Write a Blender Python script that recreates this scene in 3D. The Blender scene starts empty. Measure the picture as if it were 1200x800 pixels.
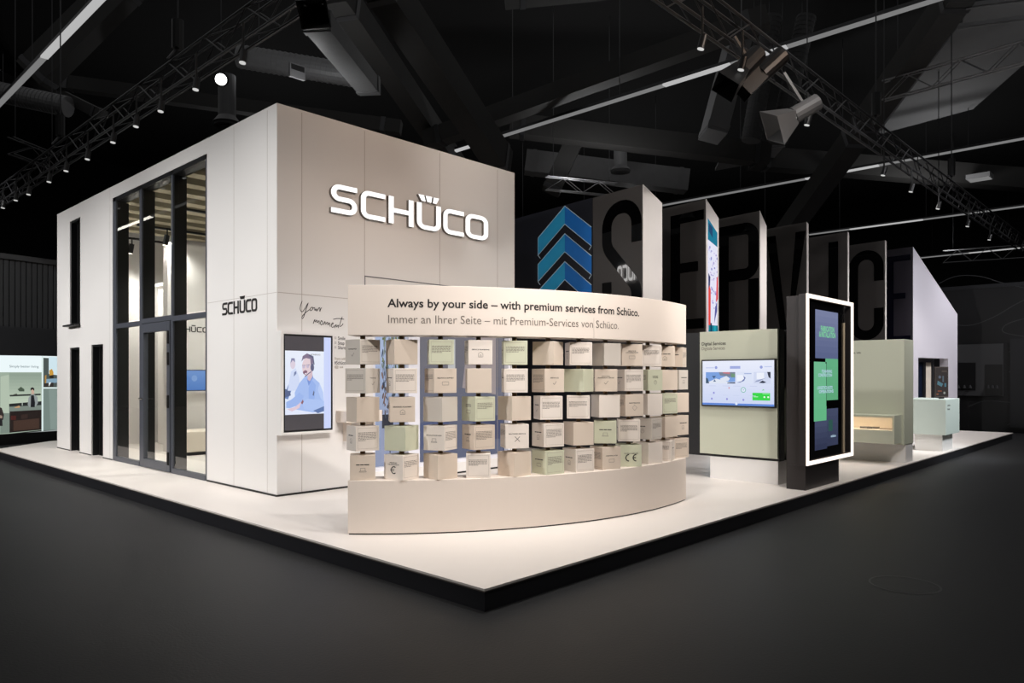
import bpy, math, random
from mathutils import Vector, Matrix
random.seed(7)
SC = bpy.context.scene
COL = SC.collection
PI = math.pi
R_ = math.radians

# ------------------------------------------------------------------ camera
CAM = Vector((-3.2576, -3.3177, 1.5))
FPX, HY = 857.0, 441.0
UX, UY = 0.6868974, 0.72675441
cam = bpy.data.cameras.new('camera'); camo = bpy.data.objects.new('camera', cam); COL.objects.link(camo)
camo.location = CAM
camo.rotation_euler = (PI/2, 0, R_(43.385-90))
cam.sensor_width = 36; cam.lens = FPX/1200*36; cam.shift_y = (HY-400)/1200
cam.clip_end = 300
SC.camera = camo
SC.view_settings.view_transform = 'Standard'; SC.view_settings.look = 'None'
SC.view_settings.gamma = 1; SC.view_settings.use_curve_mapping = False
SC.view_settings.exposure = 0.0

def at(px, py, d):                       # a surveyed point: bearing, elevation, distance
    l = (px-600)/FPX*d
    return Vector((CAM.x + l*UX + d*UY, CAM.y - l*UY + d*UX, 1.5+(HY-py)/FPX*d))
def atz(px, py, z): return at(px, py, (z-1.5)*FPX/(HY-py))

# ------------------------------------------------------------------ materials
def lin(c):
    return tuple(((v/255)/12.92 if v <= 10 else (((v/255)+0.055)/1.055)**2.4) for v in c)
def mat(name, rgb, rough=0.5, metal=0.0, vary=0.04, scale=6.0, bump=0.0, bscale=80.0, spec=0.5, coat=0.0):
    m = bpy.data.materials.new(name); m.use_nodes = True
    nt = m.node_tree; b = nt.nodes['Principled BSDF']
    c = lin(rgb)
    b.inputs['Roughness'].default_value = rough; b.inputs['Metallic'].default_value = metal
    b.inputs['Specular IOR Level'].default_value = spec
    b.inputs['Coat Weight'].default_value = coat
    tc = nt.nodes.new('ShaderNodeTexCoord')
    n = nt.nodes.new('ShaderNodeTexNoise'); n.inputs['Scale'].default_value = scale; n.inputs['Detail'].default_value = 4
    nt.links.new(tc.outputs['Object'], n.inputs['Vector'])
    r = nt.nodes.new('ShaderNodeMapRange'); r.inputs['To Min'].default_value = 1-vary; r.inputs['To Max'].default_value = 1+vary
    nt.links.new(n.outputs['Fac'], r.inputs['Value'])
    mx = nt.nodes.new('ShaderNodeVectorMath'); mx.operation = 'SCALE'; mx.inputs[0].default_value = c
    nt.links.new(r.outputs['Result'], mx.inputs['Scale']); nt.links.new(mx.outputs['Vector'], b.inputs['Base Color'])
    if bump:
        n2 = nt.nodes.new('ShaderNodeTexNoise'); n2.inputs['Scale'].default_value = bscale
        nt.links.new(tc.outputs['Object'], n2.inputs['Vector'])
        bp = nt.nodes.new('ShaderNodeBump'); bp.inputs['Strength'].default_value = bump; bp.inputs['Distance'].default_value = 0.01
        nt.links.new(n2.outputs['Fac'], bp.inputs['Height']); nt.links.new(bp.outputs['Normal'], b.inputs['Normal'])
    return m
def emat(name, rgb, strength):
    m = bpy.data.materials.new(name); m.use_nodes = True; nt = m.node_tree
    nt.nodes.remove(nt.nodes['Principled BSDF'])
    e = nt.nodes.new('ShaderNodeEmission'); e.inputs['Color'].default_value = (*lin(rgb), 1); e.inputs['Strength'].default_value = strength
    nt.links.new(e.outputs[0], nt.nodes['Material Output'].inputs[0]); return m
def pmat(name, strength, emit=True):     # picture: colours carried by the mesh's own attribute
    m = bpy.data.materials.new(name); m.use_nodes = True; nt = m.node_tree
    a = nt.nodes.new('ShaderNodeAttribute'); a.attribute_name = 'Col'
    b = nt.nodes['Principled BSDF']
    if emit:
        b.inputs['Base Color'].default_value = (0.01, 0.01, 0.01, 1); b.inputs['Roughness'].default_value = 0.25
        nt.links.new(a.outputs['Color'], b.inputs['Emission Color']); b.inputs['Emission Strength'].default_value = strength
    else:
        nt.links.new(a.outputs['Color'], b.inputs['Base Color']); b.inputs['Roughness'].default_value = 0.5
    return m
def glass(name, tint=(1, 1, 1), rough=0.0, refl=1.0):
    m = bpy.data.materials.new(name); m.use_nodes = True; nt = m.node_tree
    nt.nodes.remove(nt.nodes['Principled BSDF'])
    t = nt.nodes.new('ShaderNodeBsdfTransparent'); t.inputs['Color'].default_value = (*tint, 1)
    g = nt.nodes.new('ShaderNodeBsdfGlossy'); g.inputs['Roughness'].default_value = rough
    f = nt.nodes.new('ShaderNodeFresnel'); f.inputs['IOR'].default_value = 1.5
    mu = nt.nodes.new('ShaderNodeMath'); mu.operation = 'MULTIPLY'; mu.inputs[1].default_value = refl
    nt.links.new(f.outputs[0], mu.inputs[0])
    ge = nt.nodes.new('ShaderNodeNewGeometry'); inv = nt.nodes.new('ShaderNodeMath'); inv.operation = 'SUBTRACT'; inv.inputs[0].default_value = 1
    nt.links.new(ge.outputs['Backfacing'], inv.inputs[1]); m3 = nt.nodes.new('ShaderNodeMath'); m3.operation = 'MULTIPLY'
    nt.links.new(mu.outputs[0], m3.inputs[0]); nt.links.new(inv.outputs[0], m3.inputs[1]); mu = m3
    x = nt.nodes.new('ShaderNodeMixShader')
    nt.links.new(mu.outputs[0], x.inputs[0]); nt.links.new(t.outputs[0], x.inputs[1]); nt.links.new(g.outputs[0], x.inputs[2])
    nt.links.new(x.outputs[0], nt.nodes['Material Output'].inputs[0]); return m

def wallmat(name, rgb, joint=(0,), rough=0.55):
    return mat(name, rgb, rough, vary=0.015, scale=1.2, bump=0.03, bscale=60)

M = {}
M['white'] = wallmat('warm white board', (232, 229, 226))
M['curve'] = wallmat('cream laminate', (232, 220, 209), rough=0.5)
M['deck'] = mat('cream deck covering', (232, 224, 217), 0.42, vary=0.02, scale=3, bump=0.03, bscale=200)
M['skirt'] = mat('black skirting', (32, 32, 36), 0.4)
M['edge'] = mat('deck edge trim', (110, 102, 94), 0.5)
M['floor'] = mat('dark hall carpet', (40, 40, 41), 0.55, vary=0.16, scale=1.3, bump=0.15, bscale=60, spec=0.3)
M['ceil'] = mat('dark sheet ceiling', (13, 13, 14), 0.9)
M['beam'] = mat('dark timber beam', (37, 36, 35), 0.75, vary=0.2, scale=5, bump=0.2)
M['duct'] = mat('galvanised duct', (105, 105, 106), 0.5, 0.25, vary=0.1)
M['sail'] = mat('grey ceiling sail', (92, 92, 93), 0.8, vary=0.08, scale=2)
M['truss'] = mat('dark aluminium truss', (66, 66, 68), 0.4, 0.6)
M['trussl'] = mat('silver aluminium truss', (130, 130, 132), 0.35, 0.7)
M['blk'] = mat('black housing', (14, 14, 15), 0.45)
M['blkm'] = mat('black metal frame', (30, 31, 33), 0.42, 0.2)
M['anth'] = mat('anthracite aluminium', (76, 79, 87), 0.4, 0.0)
M['fin'] = mat('anthracite board', (62, 58, 56), 0.5, vary=0.03, scale=1)
M['finl'] = mat('slanted panel edge', (228, 220, 214), 0.55, vary=0.02)
M['navy'] = mat('midnight board', (24, 25, 33), 0.35)
M['gloss'] = mat('high gloss black letter', (5, 5, 6), 0.012, spec=0.6, vary=0.0)
M['gable'] = mat('cool white board', (222, 218, 226), 0.55, vary=0.015, scale=1)
M['sage'] = mat('sage green board', (195, 197, 177), 0.5, vary=0.02, scale=1)
M['mint'] = mat('pale mint board', (205, 216, 208), 0.45, vary=0.015)
M['totem'] = mat('dark brown grey metal', (48, 44, 44), 0.42, 0.2)
M['chrome'] = mat('brushed steel', (190, 188, 184), 0.25, 1.0)
M['brass'] = mat('bronze spindle', (112, 90, 60), 0.4, 0.4)
M['ink'] = mat('black print', (28, 24, 22), 0.6, vary=0)
M['ink2'] = mat('grey print', (112, 102, 94), 0.6, vary=0)
M['ink3'] = mat('fine print', (150, 138, 122), 0.6, vary=0)
M['joint'] = mat('panel joint', (176, 166, 158), 0.7, vary=0)
M['led'] = emat('white LED strip', (255, 240, 226), 1.7)
M['logo'] = emat('backlit letter face', (255, 252, 250), 1.25)
M['tube'] = emat('dim tube light', (210, 210, 210), 0.30)
M['tube2'] = emat('bright tube light', (225, 225, 225), 0.62)
M['tube3'] = emat('full tube light', (255, 250, 240), 5.0)
M['lens'] = emat('spot lens', (225, 225, 222), 0.8)
M['flare'] = emat('flood lamp', (255, 255, 255), 9.0)
M['pane'] = glass('window glass', (0.93, 0.95, 0.94), 0.0, 1.3)
M['kit'] = pmat('backlit print', 1.0)
M['scr'] = pmat('screen picture', 0.95); M['view'] = pmat('lit view', .8)
M['grey'] = mat('hall grey wall', (52, 52, 53), 0.8, vary=0.08)
M['dgrey'] = mat('dark fascia', (34, 35, 38), 0.5)
M['rwall'] = mat('dark printed wall', (20, 20, 21), 0.5)
M['rline'] = mat('thin grey line', (58, 58, 60), 0.6)
M['rframe'] = mat('grey display frame', (68, 68, 69), 0.7)
M['cream'] = mat('cream cube board', (236, 226, 216), 0.55, vary=0.01)
M['beige'] = mat('beige cube board', (222, 207, 191), 0.55, vary=0.01)
M['greige'] = mat('greige cube board', (212, 204, 194), 0.55, vary=0.01)
M['sagec'] = mat('sage cube board', (210, 212, 187), 0.55, vary=0.01)
M['sofa'] = mat('cream upholstery', (226, 216, 200), 0.8)

# ------------------------------------------------------------------ mesh builder
class MB:
    def __init__(s): s.v = []; s.f = []; s.c = []
    def add(s, vs, fs, col=None):
        n = len(s.v); s.v += [tuple(v) for v in vs]; s.f += [tuple(i+n for i in f) for f in fs]
        s.c += [col]*len(fs); return s
    def box(s, x0, x1, y0, y1, z0, z1, col=None):
        vs = [(x, y, z) for z in (z0, z1) for y in (y0, y1) for x in (x0, x1)]
        return s.add(vs, [(0,2,3,1),(4,5,7,6),(0,1,5,4),(2,6,7,3),(0,4,6,2),(1,3,7,5)], col)
    def bar(s, p, q, w, h, up=(0,0,1)):
        p = Vector(p); q = Vector(q); d = (q-p).normalized(); u = Vector(up)
        a = d.cross(u)
        if a.length < 1e-4: a = d.cross(Vector((1,0,0)))
        a.normalize(); b = a.cross(d).normalized()
        vs = [c+a*w/2*i+b*h/2*j for c in (p, q) for i, j in ((-1,-1),(1,-1),(1,1),(-1,1))]
        return s.add(vs, [(0,1,2,3),(7,6,5,4),(0,4,5,1),(1,5,6,2),(2,6,7,3),(3,7,4,0)])
    def tube(s, p, q, r, n=10, r2=None, cap=True):
        p = Vector(p); q = Vector(q); d = (q-p).normalized()
        a = d.orthogonal().normalized(); b = d.cross(a)
        r2 = r if r2 is None else r2
        vs = [c+(a*math.cos(t)+b*math.sin(t))*rr for c, rr in ((p, r), (q, r2)) for t in [2*PI*k/n for k in range(n)]]
        fs = [(k, (k+1) % n, n+(k+1) % n, n+k) for k in range(n)]
        if cap: fs += [tuple(range(n-1, -1, -1)), tuple(range(n, 2*n))]
        return s.add(vs, fs)
    def prism(s, poly, fn, d0, d1, col=None):     # poly of (a,b); fn(a,b,d)->xyz
        n = len(poly)
        vs = [fn(a, b, d0) for a, b in poly]+[fn(a, b, d1) for a, b in poly]
        fs = [tuple(range(n-1, -1, -1)), tuple(range(n, 2*n))]+[(k, (k+1) % n, n+(k+1) % n, n+k) for k in range(n)]
        return s.add(vs, fs, col)
    def strip(s, L, Rr, fn, d0, d1, closed=False):   # ribbon between two rails, extruded
        n = len(L); vs = []
        for d in (d0, d1):
            vs += [fn(*p, d) for p in L]+[fn(*p, d) for p in Rr]
        fs = []
        rng = range(n) if closed else range(n-1)
        for i in rng:
            j = (i+1) % n
            fs += [(i, j, n+j, n+i), (2*n+i, 3*n+i, 3*n+j, 2*n+j), (i, 2*n+i, 2*n+j, j), (n+i, n+j, 3*n+j, 3*n+i)]
        if not closed: fs += [(0, n, 3*n, 2*n), (n-1, 3*n-1, 4*n-1, 2*n-1)]
        return s.add(vs, fs)
    def build(s, name, m, parent=None, off=None, local=False, bevel=0, smooth=False):
        me = bpy.data.meshes.new(name)
        o0 = Vector((0,0,0))
        if parent is not None and not local:
            p = parent; o0 = Vector(p.location)
            if p.parent is not None: o0 = o0+Vector(p.parent.location)
        me.from_pydata([Vector(v)-o0 for v in s.v], [], s.f); 
        if any(c is not None for c in s.c):
            at_ = me.color_attributes.new('Col', 'FLOAT_COLOR', 'CORNER'); k = 0
            for pi, po in enumerate(me.polygons):
                c = s.c[pi] or (0.5, 0.5, 0.5)
                for _ in po.loop_indices: at_.data[k].color = (*c, 1); k += 1
        me.update()
        if m: me.materials.append(M[m] if isinstance(m, str) else m)
        if smooth:
            for po in me.polygons: po.use_smooth = True
        o = bpy.data.objects.new(name, me); COL.objects.link(o)
        if parent is not None: o.parent = parent
        if bevel:
            b = o.modifiers.new('bevel', 'BEVEL'); b.width = bevel; b.segments = 2; b.limit_method = 'ANGLE'
        return o
def recalc(o):
    import bmesh
    bm = bmesh.new(); bm.from_mesh(o.data); bmesh.ops.recalc_face_normals(bm, faces=bm.faces); bm.to_mesh(o.data); bm.free(); return o
def tag(o, label=None, cat=None, group=None, kind=None):
    if label: o['label'] = label
    if cat: o['category'] = cat
    if group: o['group'] = group
    if kind: o['kind'] = kind
    return o
def thing(name, loc, label, cat, group=None, rz=0):
    o = bpy.data.objects.new(name, None); COL.objects.link(o); o.location = loc; o.rotation_euler = (0,0,rz)
    o.empty_display_size = 0.1
    return tag(o, label, cat, group)
def struct(name, mb, m): return tag(mb.build(name, m), kind='structure')

# stroke: centre line with rounded corners -> two rails
def rails(pts, t, r, closed=False, seg=6):
    P = [Vector(p) for p in pts]; n = len(P); line = []
    idx = range(n)
    for i in idx:
        if not closed and i in (0, n-1): line.append(P[i]); continue
        a, b, c = P[i-1], P[i], P[(i+1) % n]
        d1 = (a-b).normalized(); d2 = (c-b).normalized()
        ang = d1.angle(d2); k = min(r/math.tan(ang/2), (a-b).length*.499, (c-b).length*.499)
        rr = k*math.tan(ang/2); p1 = b+d1*k; cen = b+(d1+d2).normalized()*(rr/math.sin(ang/2))
        v1 = p1-cen; v2 = (b+d2*k)-cen
        tot = v1.angle_signed(v2)
        for s in range(seg+1):
            q = v1.copy(); th = -tot*s/seg
            q = Vector((v1.x*math.cos(th)-v1.y*math.sin(th), v1.x*math.sin(th)+v1.y*math.cos(th)))
            line.append(cen+q)
    L = []; Rr = []; m = len(line)
    for i, p in enumerate(line):
        if closed: d = line[(i+1) % m]-line[i-1]
        else: d = line[min(i+1, m-1)]-line[max(i-1, 0)]
        d.normalize(); nrm = Vector((-d.y, d.x))*t/2
        L.append(tuple(p+nrm)); Rr.append(tuple(p-nrm))
    return L, Rr

def logo_glyphs(h=1.0):
    """rounded-square capitals, each as list of (strokes, polys), width"""
    t = .168; e = t/2; w = .86; r = .2
    G = []
    G.append(('S', [([(w, 1-e), (e, 1-e), (e, .5), (w-e, .5), (w-e, e), (0, e)], False)], []))
    G.append(('C', [([(w, 1-e), (e, 1-e), (e, e), (w, e)], False)], []))
    G.append(('H', [([(e, 0), (e, 1)], False), ([(w-e, 0), (w-e, 1)], False), ([(t, .5), (w-t, .5)], False)], []))
    cr = [[(.05, 1.31), (.25, 1.31), (.31, 1.08), (.17, 1.08)], [(.31, 1.31), (.54, 1.31), (.51, 1.08), (.37, 1.08)], [(.60, 1.31), (.80, 1.31), (.70, 1.08), (.57, 1.08)]]
    G.append(('U', [([(e, 1), (e, e), (w-e, e), (w-e, 1)], False)], cr))
    G.append(('C', [([(w, 1-e), (e, 1-e), (e, e), (w, e)], False)], []))
    G.append(('O', [([(e, 1-e), (e, e), (w-e, e), (w-e, 1-e)], True)], []))
    return G, t, r
def logo(parent, fn, xs, z0, h, d0, d1, m, skip=0):
    """fn(a, z, d) -> xyz; xs = [(a0,a1)] per letter"""
    G, t, r = logo_glyphs()
    for i, (nm, st, polys) in enumerate(G):
        if i < skip: continue
        a0, a1 = xs[i]; sx = (a1-a0)/.86
        f2 = lambda a, b, d: fn(a0+a*sx, z0+b*h, d)
        mb = MB()
        for pts, cl in st:
            L, Rr = rails(pts, t, r, cl); mb.strip(L, Rr, f2, d0, d1, cl)
        for p in polys: mb.prism(p, f2, d0, d1)
        recalc(mb.build('letter', m, parent))

def text_mesh(s, size, bold=0.0):
    cu = bpy.data.curves.new('txt', 'FONT'); cu.body = s; cu.size = size; cu.offset = bold; cu.resolution_u = 3
    o = bpy.data.objects.new('txt', cu); COL.objects.link(o)
    dg = bpy.context.evaluated_depsgraph_get(); dg.update()
    me = bpy.data.meshes.new_from_object(o.evaluated_get(dg))
    bpy.data.objects.remove(o)
    vs = [tuple(v.co) for v in me.vertices]; fs = [tuple(p.vertices) for p in me.polygons]
    bpy.data.meshes.remove(me)
    return vs, fs
def put_text(mb, s, fn, a0, a1, z, size=None, bold=0.0, col=None, h=None):
    """lay text from a0 to a1 (fn(a,z)->xyz), baseline z, cap height h"""
    vs, fs = text_mesh(s, 1.0, bold)
    if not vs: return mb
    x0 = min(v[0] for v in vs); x1 = max(v[0] for v in vs)
    k = (a1-a0)/(x1-x0)
    kz = (h/0.73) if h else abs(k)
    mb.add([fn(a0+(v[0]-x0)*k, z+v[1]*kz) for v in vs], fs, col); return mb

# ================================================================== HALL
struct('floor', MB().box(-14, 42, -14, 34, -0.1, 0), 'floor')
struct('ceiling', MB().box(-14, 42, -14, 34, 11.5, 11.7), 'ceil')
struct('wall_back', MB().box(-14, 42, 33.8, 34, 0, 11.5), 'ceil')
struct('wall_left', MB().box(-14.2, -14, -14, 34, 0, 11.5), 'ceil')
struct('wall_front', MB().box(-14, 42, -14.2, -14, 0, 11.5), 'ceil')
struct('wall_right', MB().box(42, 42.2, -14, 34, 0, 11.5), 'ceil')

# floor inspection cover (faint ring on the hall floor)
c = at(1060, 685, 1.5*FPX/(685-HY)); mb = MB()
n = 40; vs = []; fs = []
for k in range(n):
    a = 2*PI*k/n
    for r in (.22, .235): vs.append((c.x+r*math.cos(a), c.y+r*math.sin(a), .003))
for k in range(n): j = (k+1) % n; fs.append((2*k, 2*k+1, 2*j+1, 2*j))
mb.add(vs, fs)
tag(mb.build('floor_cover', mat('worn metal ring', (52, 52, 53), 0.5)), 'faint round cover ring set in the dark hall floor', 'floor cover')

# ================================================================== PLATFORM
PX1 = 17.75
pl = thing('exhibition_platform', (8, 6, 0), 'low cream exhibition platform with black skirting on the dark hall floor', 'platform')
poly = [(0, 0), (PX1, 0), (PX1, 12.0), (8, 16.6), (1.2, 14.2), (0, 12.95)]
F = lambda a, b, d: (a, b, d)
recalc(MB().prism(poly, F, .135, .15).build('deck', 'deck', pl))
recalc(MB().prism([(.004, .004), (PX1-.004, .004), (PX1-.004, 12), (8, 16.59), (1.21, 14.19), (.004, 12.94)], F, .125, .135).build('edge_trim', 'edge', pl))
recalc(MB().prism([(.01, .01), (PX1-.01, .01), (PX1-.01, 12), (8, 16.58), (1.22, 14.18), (.01, 12.93)], F, 0, .125).build('skirting', 'skirt', pl))

# ================================================================== PAVILION HOUSE
A, B, X1, Y1, TOP = .894, 4.236, 4.79, 12.467, 4.57
Z0 = .15
def holes_wall(us, vs, holes, fn, th):
    """grid wall: us, vs sorted breaks; holes = list of (u0,u1,v0,v1)"""
    us = sorted(set([round(u, 4) for u in us]+[round(h[i], 4) for h in holes for i in (0, 1)]))
    vs = sorted(set([round(v, 4) for v in vs]+[round(h[i], 4) for h in holes for i in (2, 3)]))
    def solid(i, j):
        if i < 0 or j < 0 or i >= len(us)-1 or j >= len(vs)-1: return False
        cu = (us[i]+us[i+1])/2; cv = (vs[j]+vs[j+1])/2
        return not any(h[0] < cu < h[1] and h[2] < cv < h[3] for h in holes)
    mb = MB()
    for i in range(len(us)-1):
        for j in range(len(vs)-1):
            if not solid(i, j): continue
            a, b, c_, d = us[i], us[i+1], vs[j], vs[j+1]
            q = lambda u, v, t: fn(u, v, t)
            mb.add([q(a,c_,0), q(b,c_,0), q(b,d,0), q(a,d,0)], [(0,1,2,3)])
            mb.add([q(a,c_,th), q(b,c_,th), q(b,d,th), q(a,d,th)], [(3,2,1,0)])
            for (ni, nj, p1, p2) in ((i-1, j, (a,c_), (a,d)), (i+1, j, (b,c_), (b,d)), (i, j-1, (a,c_), (b,c_)), (i, j+1, (a,d), (b,d))):
                if not solid(ni, nj): mb.add([q(*p1,0), q(*p2,0), q(*p2,th), q(*p1,th)], [(0,1,2,3)])
    return mb
hs = thing('pavilion', (2.8, 8.3, Z0), 'two-storey warm white flat-roofed pavilion with tall glazed entrance', 'building')
GY0, GY1, GZ = 6.02, 9.478, 4.375
side_holes = [(GY0, GY1, Z0-.01, GZ), (11.107, 11.688, 2.43, 4.32), (11.14, 11.688, Z0-.01, 2.02), (9.93, 10.516, Z0-.01, 2.04)]
TH = .16
recalc(holes_wall([B, Y1], [Z0, TOP], side_holes, lambda u, v, t: (A+t, u, v), TH).build('side_wall', 'white', hs))
WX0, WX1, WZ0, WZ1 = 2.20, 4.72, .30, 2.60
recalc(holes_wall([A+TH, X1], [Z0, TOP], [(WX0, WX1, WZ0, WZ1)], lambda u, v, t: (u, B+t, v), TH).build('front_wall', 'white', hs))
MB().box(X1-TH, X1, B+TH, Y1, Z0, TOP).build('right_wall', 'white', hs)
MB().box(A+TH, X1-TH, Y1-TH, Y1, Z0, TOP).build('rear_wall', 'white', hs)
MB().box(A+TH, X1-TH, B+TH, Y1-TH, 4.44, 4.54).build('roof', 'ceil', hs)
# open-top interior ceiling slats
mb = MB()
for k in range(12):
    y = 5.0+k*.6; mb.box(A+TH, X1-TH, y, y+.24, 4.30, 4.42)
mb.build('ceiling_slat', mat('olive beige slat', (176, 166, 140), .7), hs)
# hairline joints between the boards
for x in (1.203, 2.071, 3.30, 4.42):
    MB().box(x, x+.006, B-.0012, B-.0002, 2.75 if x == 2.071 else Z0, TOP-.03).build('panel_joint', 'joint', hs)
for q in ((A+.01, 2.06, B-.0012, B-.0002, 2.443, 2.449), (A-.0012, A-.0002, 4.45, 4.455, Z0, TOP-.03), (A-.0012, A-.0002, 5.27, 5.275, Z0, TOP-.03),
          (A-.0012, A-.0002, 9.6, 9.604, Z0, TOP-.03), (A-.0012, A-.0002, B, 6.0, 2.443, 2.447)):
    MB().box(*q).build('panel_joint', 'joint', hs)
# drawn outline of the big opening
mb = MB(); g = .012
mb.box(2.071, 2.071+g, B-.006, B-.001, 1.9, 2.75); mb.box(2.071, 4.72, B-.006, B-.001, 2.738, 2.75)
mb.build('opening_outline', mat('grey line', (120, 118, 122), .5), hs)
for q in ((A-.004, X1, B-.006, B-.001, Z0, Z0+.022), (A-.006, A-.001, B-.006, GY0, Z0, Z0+.022), (A-.006, A-.001, GY1, 9.93, Z0, Z0+.016),
          (A-.006, A-.001, 10.516, 11.14, Z0, Z0+.016), (A-.006, A-.001, 11.688, Y1, Z0, Z0+.016)):
    MB().box(*q).build('shadow_gap_trim', 'blk', hs)
# slit openings: dark ribbed infills + sill
for (y0, y1, z0, z1) in ((11.107, 11.688, 2.43, 4.32), (11.14, 11.688, Z0, 2.02), (9.93, 10.516, Z0, 2.04)):
    mb = MB().box(A+.15, A+.17, y0, y1, z0, z1)
    k = y0+.03
    while k < y1-.03:
        mb.box(A+.10, A+.15, k, k+.035, z0, z1); k += .09
    mb.build('dark_infill', 'blk', hs)
    fr = MB(); fr.box(A+.02, A+.15, y0, y0+.02, z0, z1); fr.box(A+.02, A+.15, y0+.02, y1-.02, z1-.03, z1); fr.box(A+.02, A+.15, y1-.02, y1, z0, z1)
    fr.build('slit_frame', 'blkm', hs)
MB().box(A-.10, A+.06, 11.09, 11.76, 2.40, 2.43).build('window_sill', 'blk', hs)

# glazed facade
gf = thing('glass_facade', (A, 7.75, Z0), 'two-storey black framed glass front with deep mullions in the side of the white pavilion', 'window')
DP = .17
for (y, w) in ((GY1, .13), (8.343, .08), (7.171, .055), (GY0+.055, .055)):
    mb = MB().box(A+.005, A+.03, y-w, y, Z0, GZ); mb.build('mullion', 'anth', gf)
    if y > 6.5: MB().box(A+.03, A+.03+DP, y-w, y, Z0, GZ-.06).build('mullion_fin', 'blk', gf)
MB().box(A+.005, A+DP, GY0, GY1, GZ-.06, GZ).build('head_rail', 'blkm', gf)
for (a, b) in ((8.343, GY1-.13), (GY0+.055, 7.171-.055)):
    MB().box(A+.0, A+.06, a, b, Z0, Z0+.07).build('bottom_rail', 'anth', gf)
    MB().box(A+.004, A+.07, a, b, 2.27, 2.34).build('transom', 'anth', gf)
MB().box(A+.004, A+.07, 7.171, 8.343-.08, 2.29, 2.36).build('transom', 'anth', gf)
bays = [(8.343, GY1-.13), (7.171, 8.343-.08), (GY0+.055, 7.171-.055)]
for i, (a, b) in enumerate(bays):
    MB().box(A+.02, A+.032, a, b, 2.36, GZ-.06).build('pane', 'pane', gf)
    if i != 1: MB().box(A+.02, A+.032, a, b, Z0+.07, 2.27).build('pane', 'pane', gf)
# door
dr = thing('entrance_door', (A, 7.72, Z0), 'narrow anthracite framed glass door in the middle of the glazed front', 'door')
d0, d1, dz = 7.185, 8.25, 2.28
mb = MB(); mb.box(A-.01, A+.06, d0, d0+.10, Z0+.01, dz); mb.box(A-.01, A+.06, d1-.10, d1, Z0+.01, dz)
mb.box(A-.01, A+.06, d0+.10, d1-.10, dz-.13, dz); mb.box(A-.01, A+.06, d0+.10, d1-.10, Z0+.01, Z0+.13)
mb.build('door_frame', 'anth', dr, bevel=.003)
MB().box(A+.02, A+.032, d0+.10, d1-.10, Z0+.13, dz-.13).build('pane', 'pane', dr)
for z in (.35, 1.15, 1.75, 2.05): MB().box(A-.035, A-.01, d0+.01, d0+.045, z-.09, z+.09).build('hinge', 'blk', dr, bevel=.004)
mb = MB(); mb.tube((A-.01, d1-.05, 1.17), (A-.06, d1-.05, 1.17), .011); mb.tube((A-.06, d1-.06, 1.17), (A-.06, d1-.2, 1.17), .010)
mb.build('handle', 'chrome', dr)

# ---- lit logo on the front
sg = thing('illuminated_logo', (2.87, B, 3.44), 'white illuminated raised lettering high on the front of the pavilion', 'sign')
def pxX(px):  # x on the front wall plane for a picture bearing
    l = (px-600)/FPX; dx = l*UX+UY; dy = -l*UY+UX
    return CAM.x+dx*(B-CAM.y)/dy
xs = [(pxX(a), pxX(b)) for a, b in ((385.5, 416), (420.5, 449), (453, 482), (486, 514), (517, 541), (543, 569.5))]
logo(sg, lambda a, z, d: (a, B-d, z), xs, 3.45, .345, .044, .047, 'logo')
G, t_, r_ = logo_glyphs()
# dark return (sides) behind each face
for i, (nm, st, polys) in enumerate(G):
    a0, a1 = xs[i]; sx = (a1-a0)/.86; mb = MB()
    f2 = lambda a, b, d: (a0+a*sx, B-d, 3.45+b*.345)
    for pts, cl in st:
        L, Rr = rails(pts, t_, r_, cl); mb.strip(L, Rr, f2, .001, .0435, cl)
    for p in polys: mb.prism(p, f2, .001, .0435)
    recalc(mb.build('letter_return', 'ink2', sg))
# ---- second lit logo on the far side of the pavilion (seen mirrored in the glossy letter)
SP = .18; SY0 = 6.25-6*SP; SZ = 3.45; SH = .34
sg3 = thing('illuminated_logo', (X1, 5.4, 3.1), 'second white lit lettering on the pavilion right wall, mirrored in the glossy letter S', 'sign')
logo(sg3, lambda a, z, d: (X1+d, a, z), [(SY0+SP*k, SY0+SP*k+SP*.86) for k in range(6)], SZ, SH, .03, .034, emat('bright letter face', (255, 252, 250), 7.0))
# ---- small black logo on the side
sg2 = thing('wall_logo', (A, 5.13, 2.27), 'small flat black lettering on the white side wall right of the glazing', 'sign')
def pxY(px, X0):
    l = (px-600)/FPX; dx = l*UX+UY; dy = -l*UY+UX
    return CAM.y+dy*(X0-CAM.x)/dx
ys = [(pxY(a, A), pxY(b, A)) for a, b in ((261, 266.6), (267.4, 273), (274.2, 280), (281.2, 287.6), (288.6, 294.4), (295.2, 301.5))]
logo(sg2, lambda a, z, d: (A-d, a, z), ys, 2.26, .155, .001, .008, 'ink')

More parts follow.
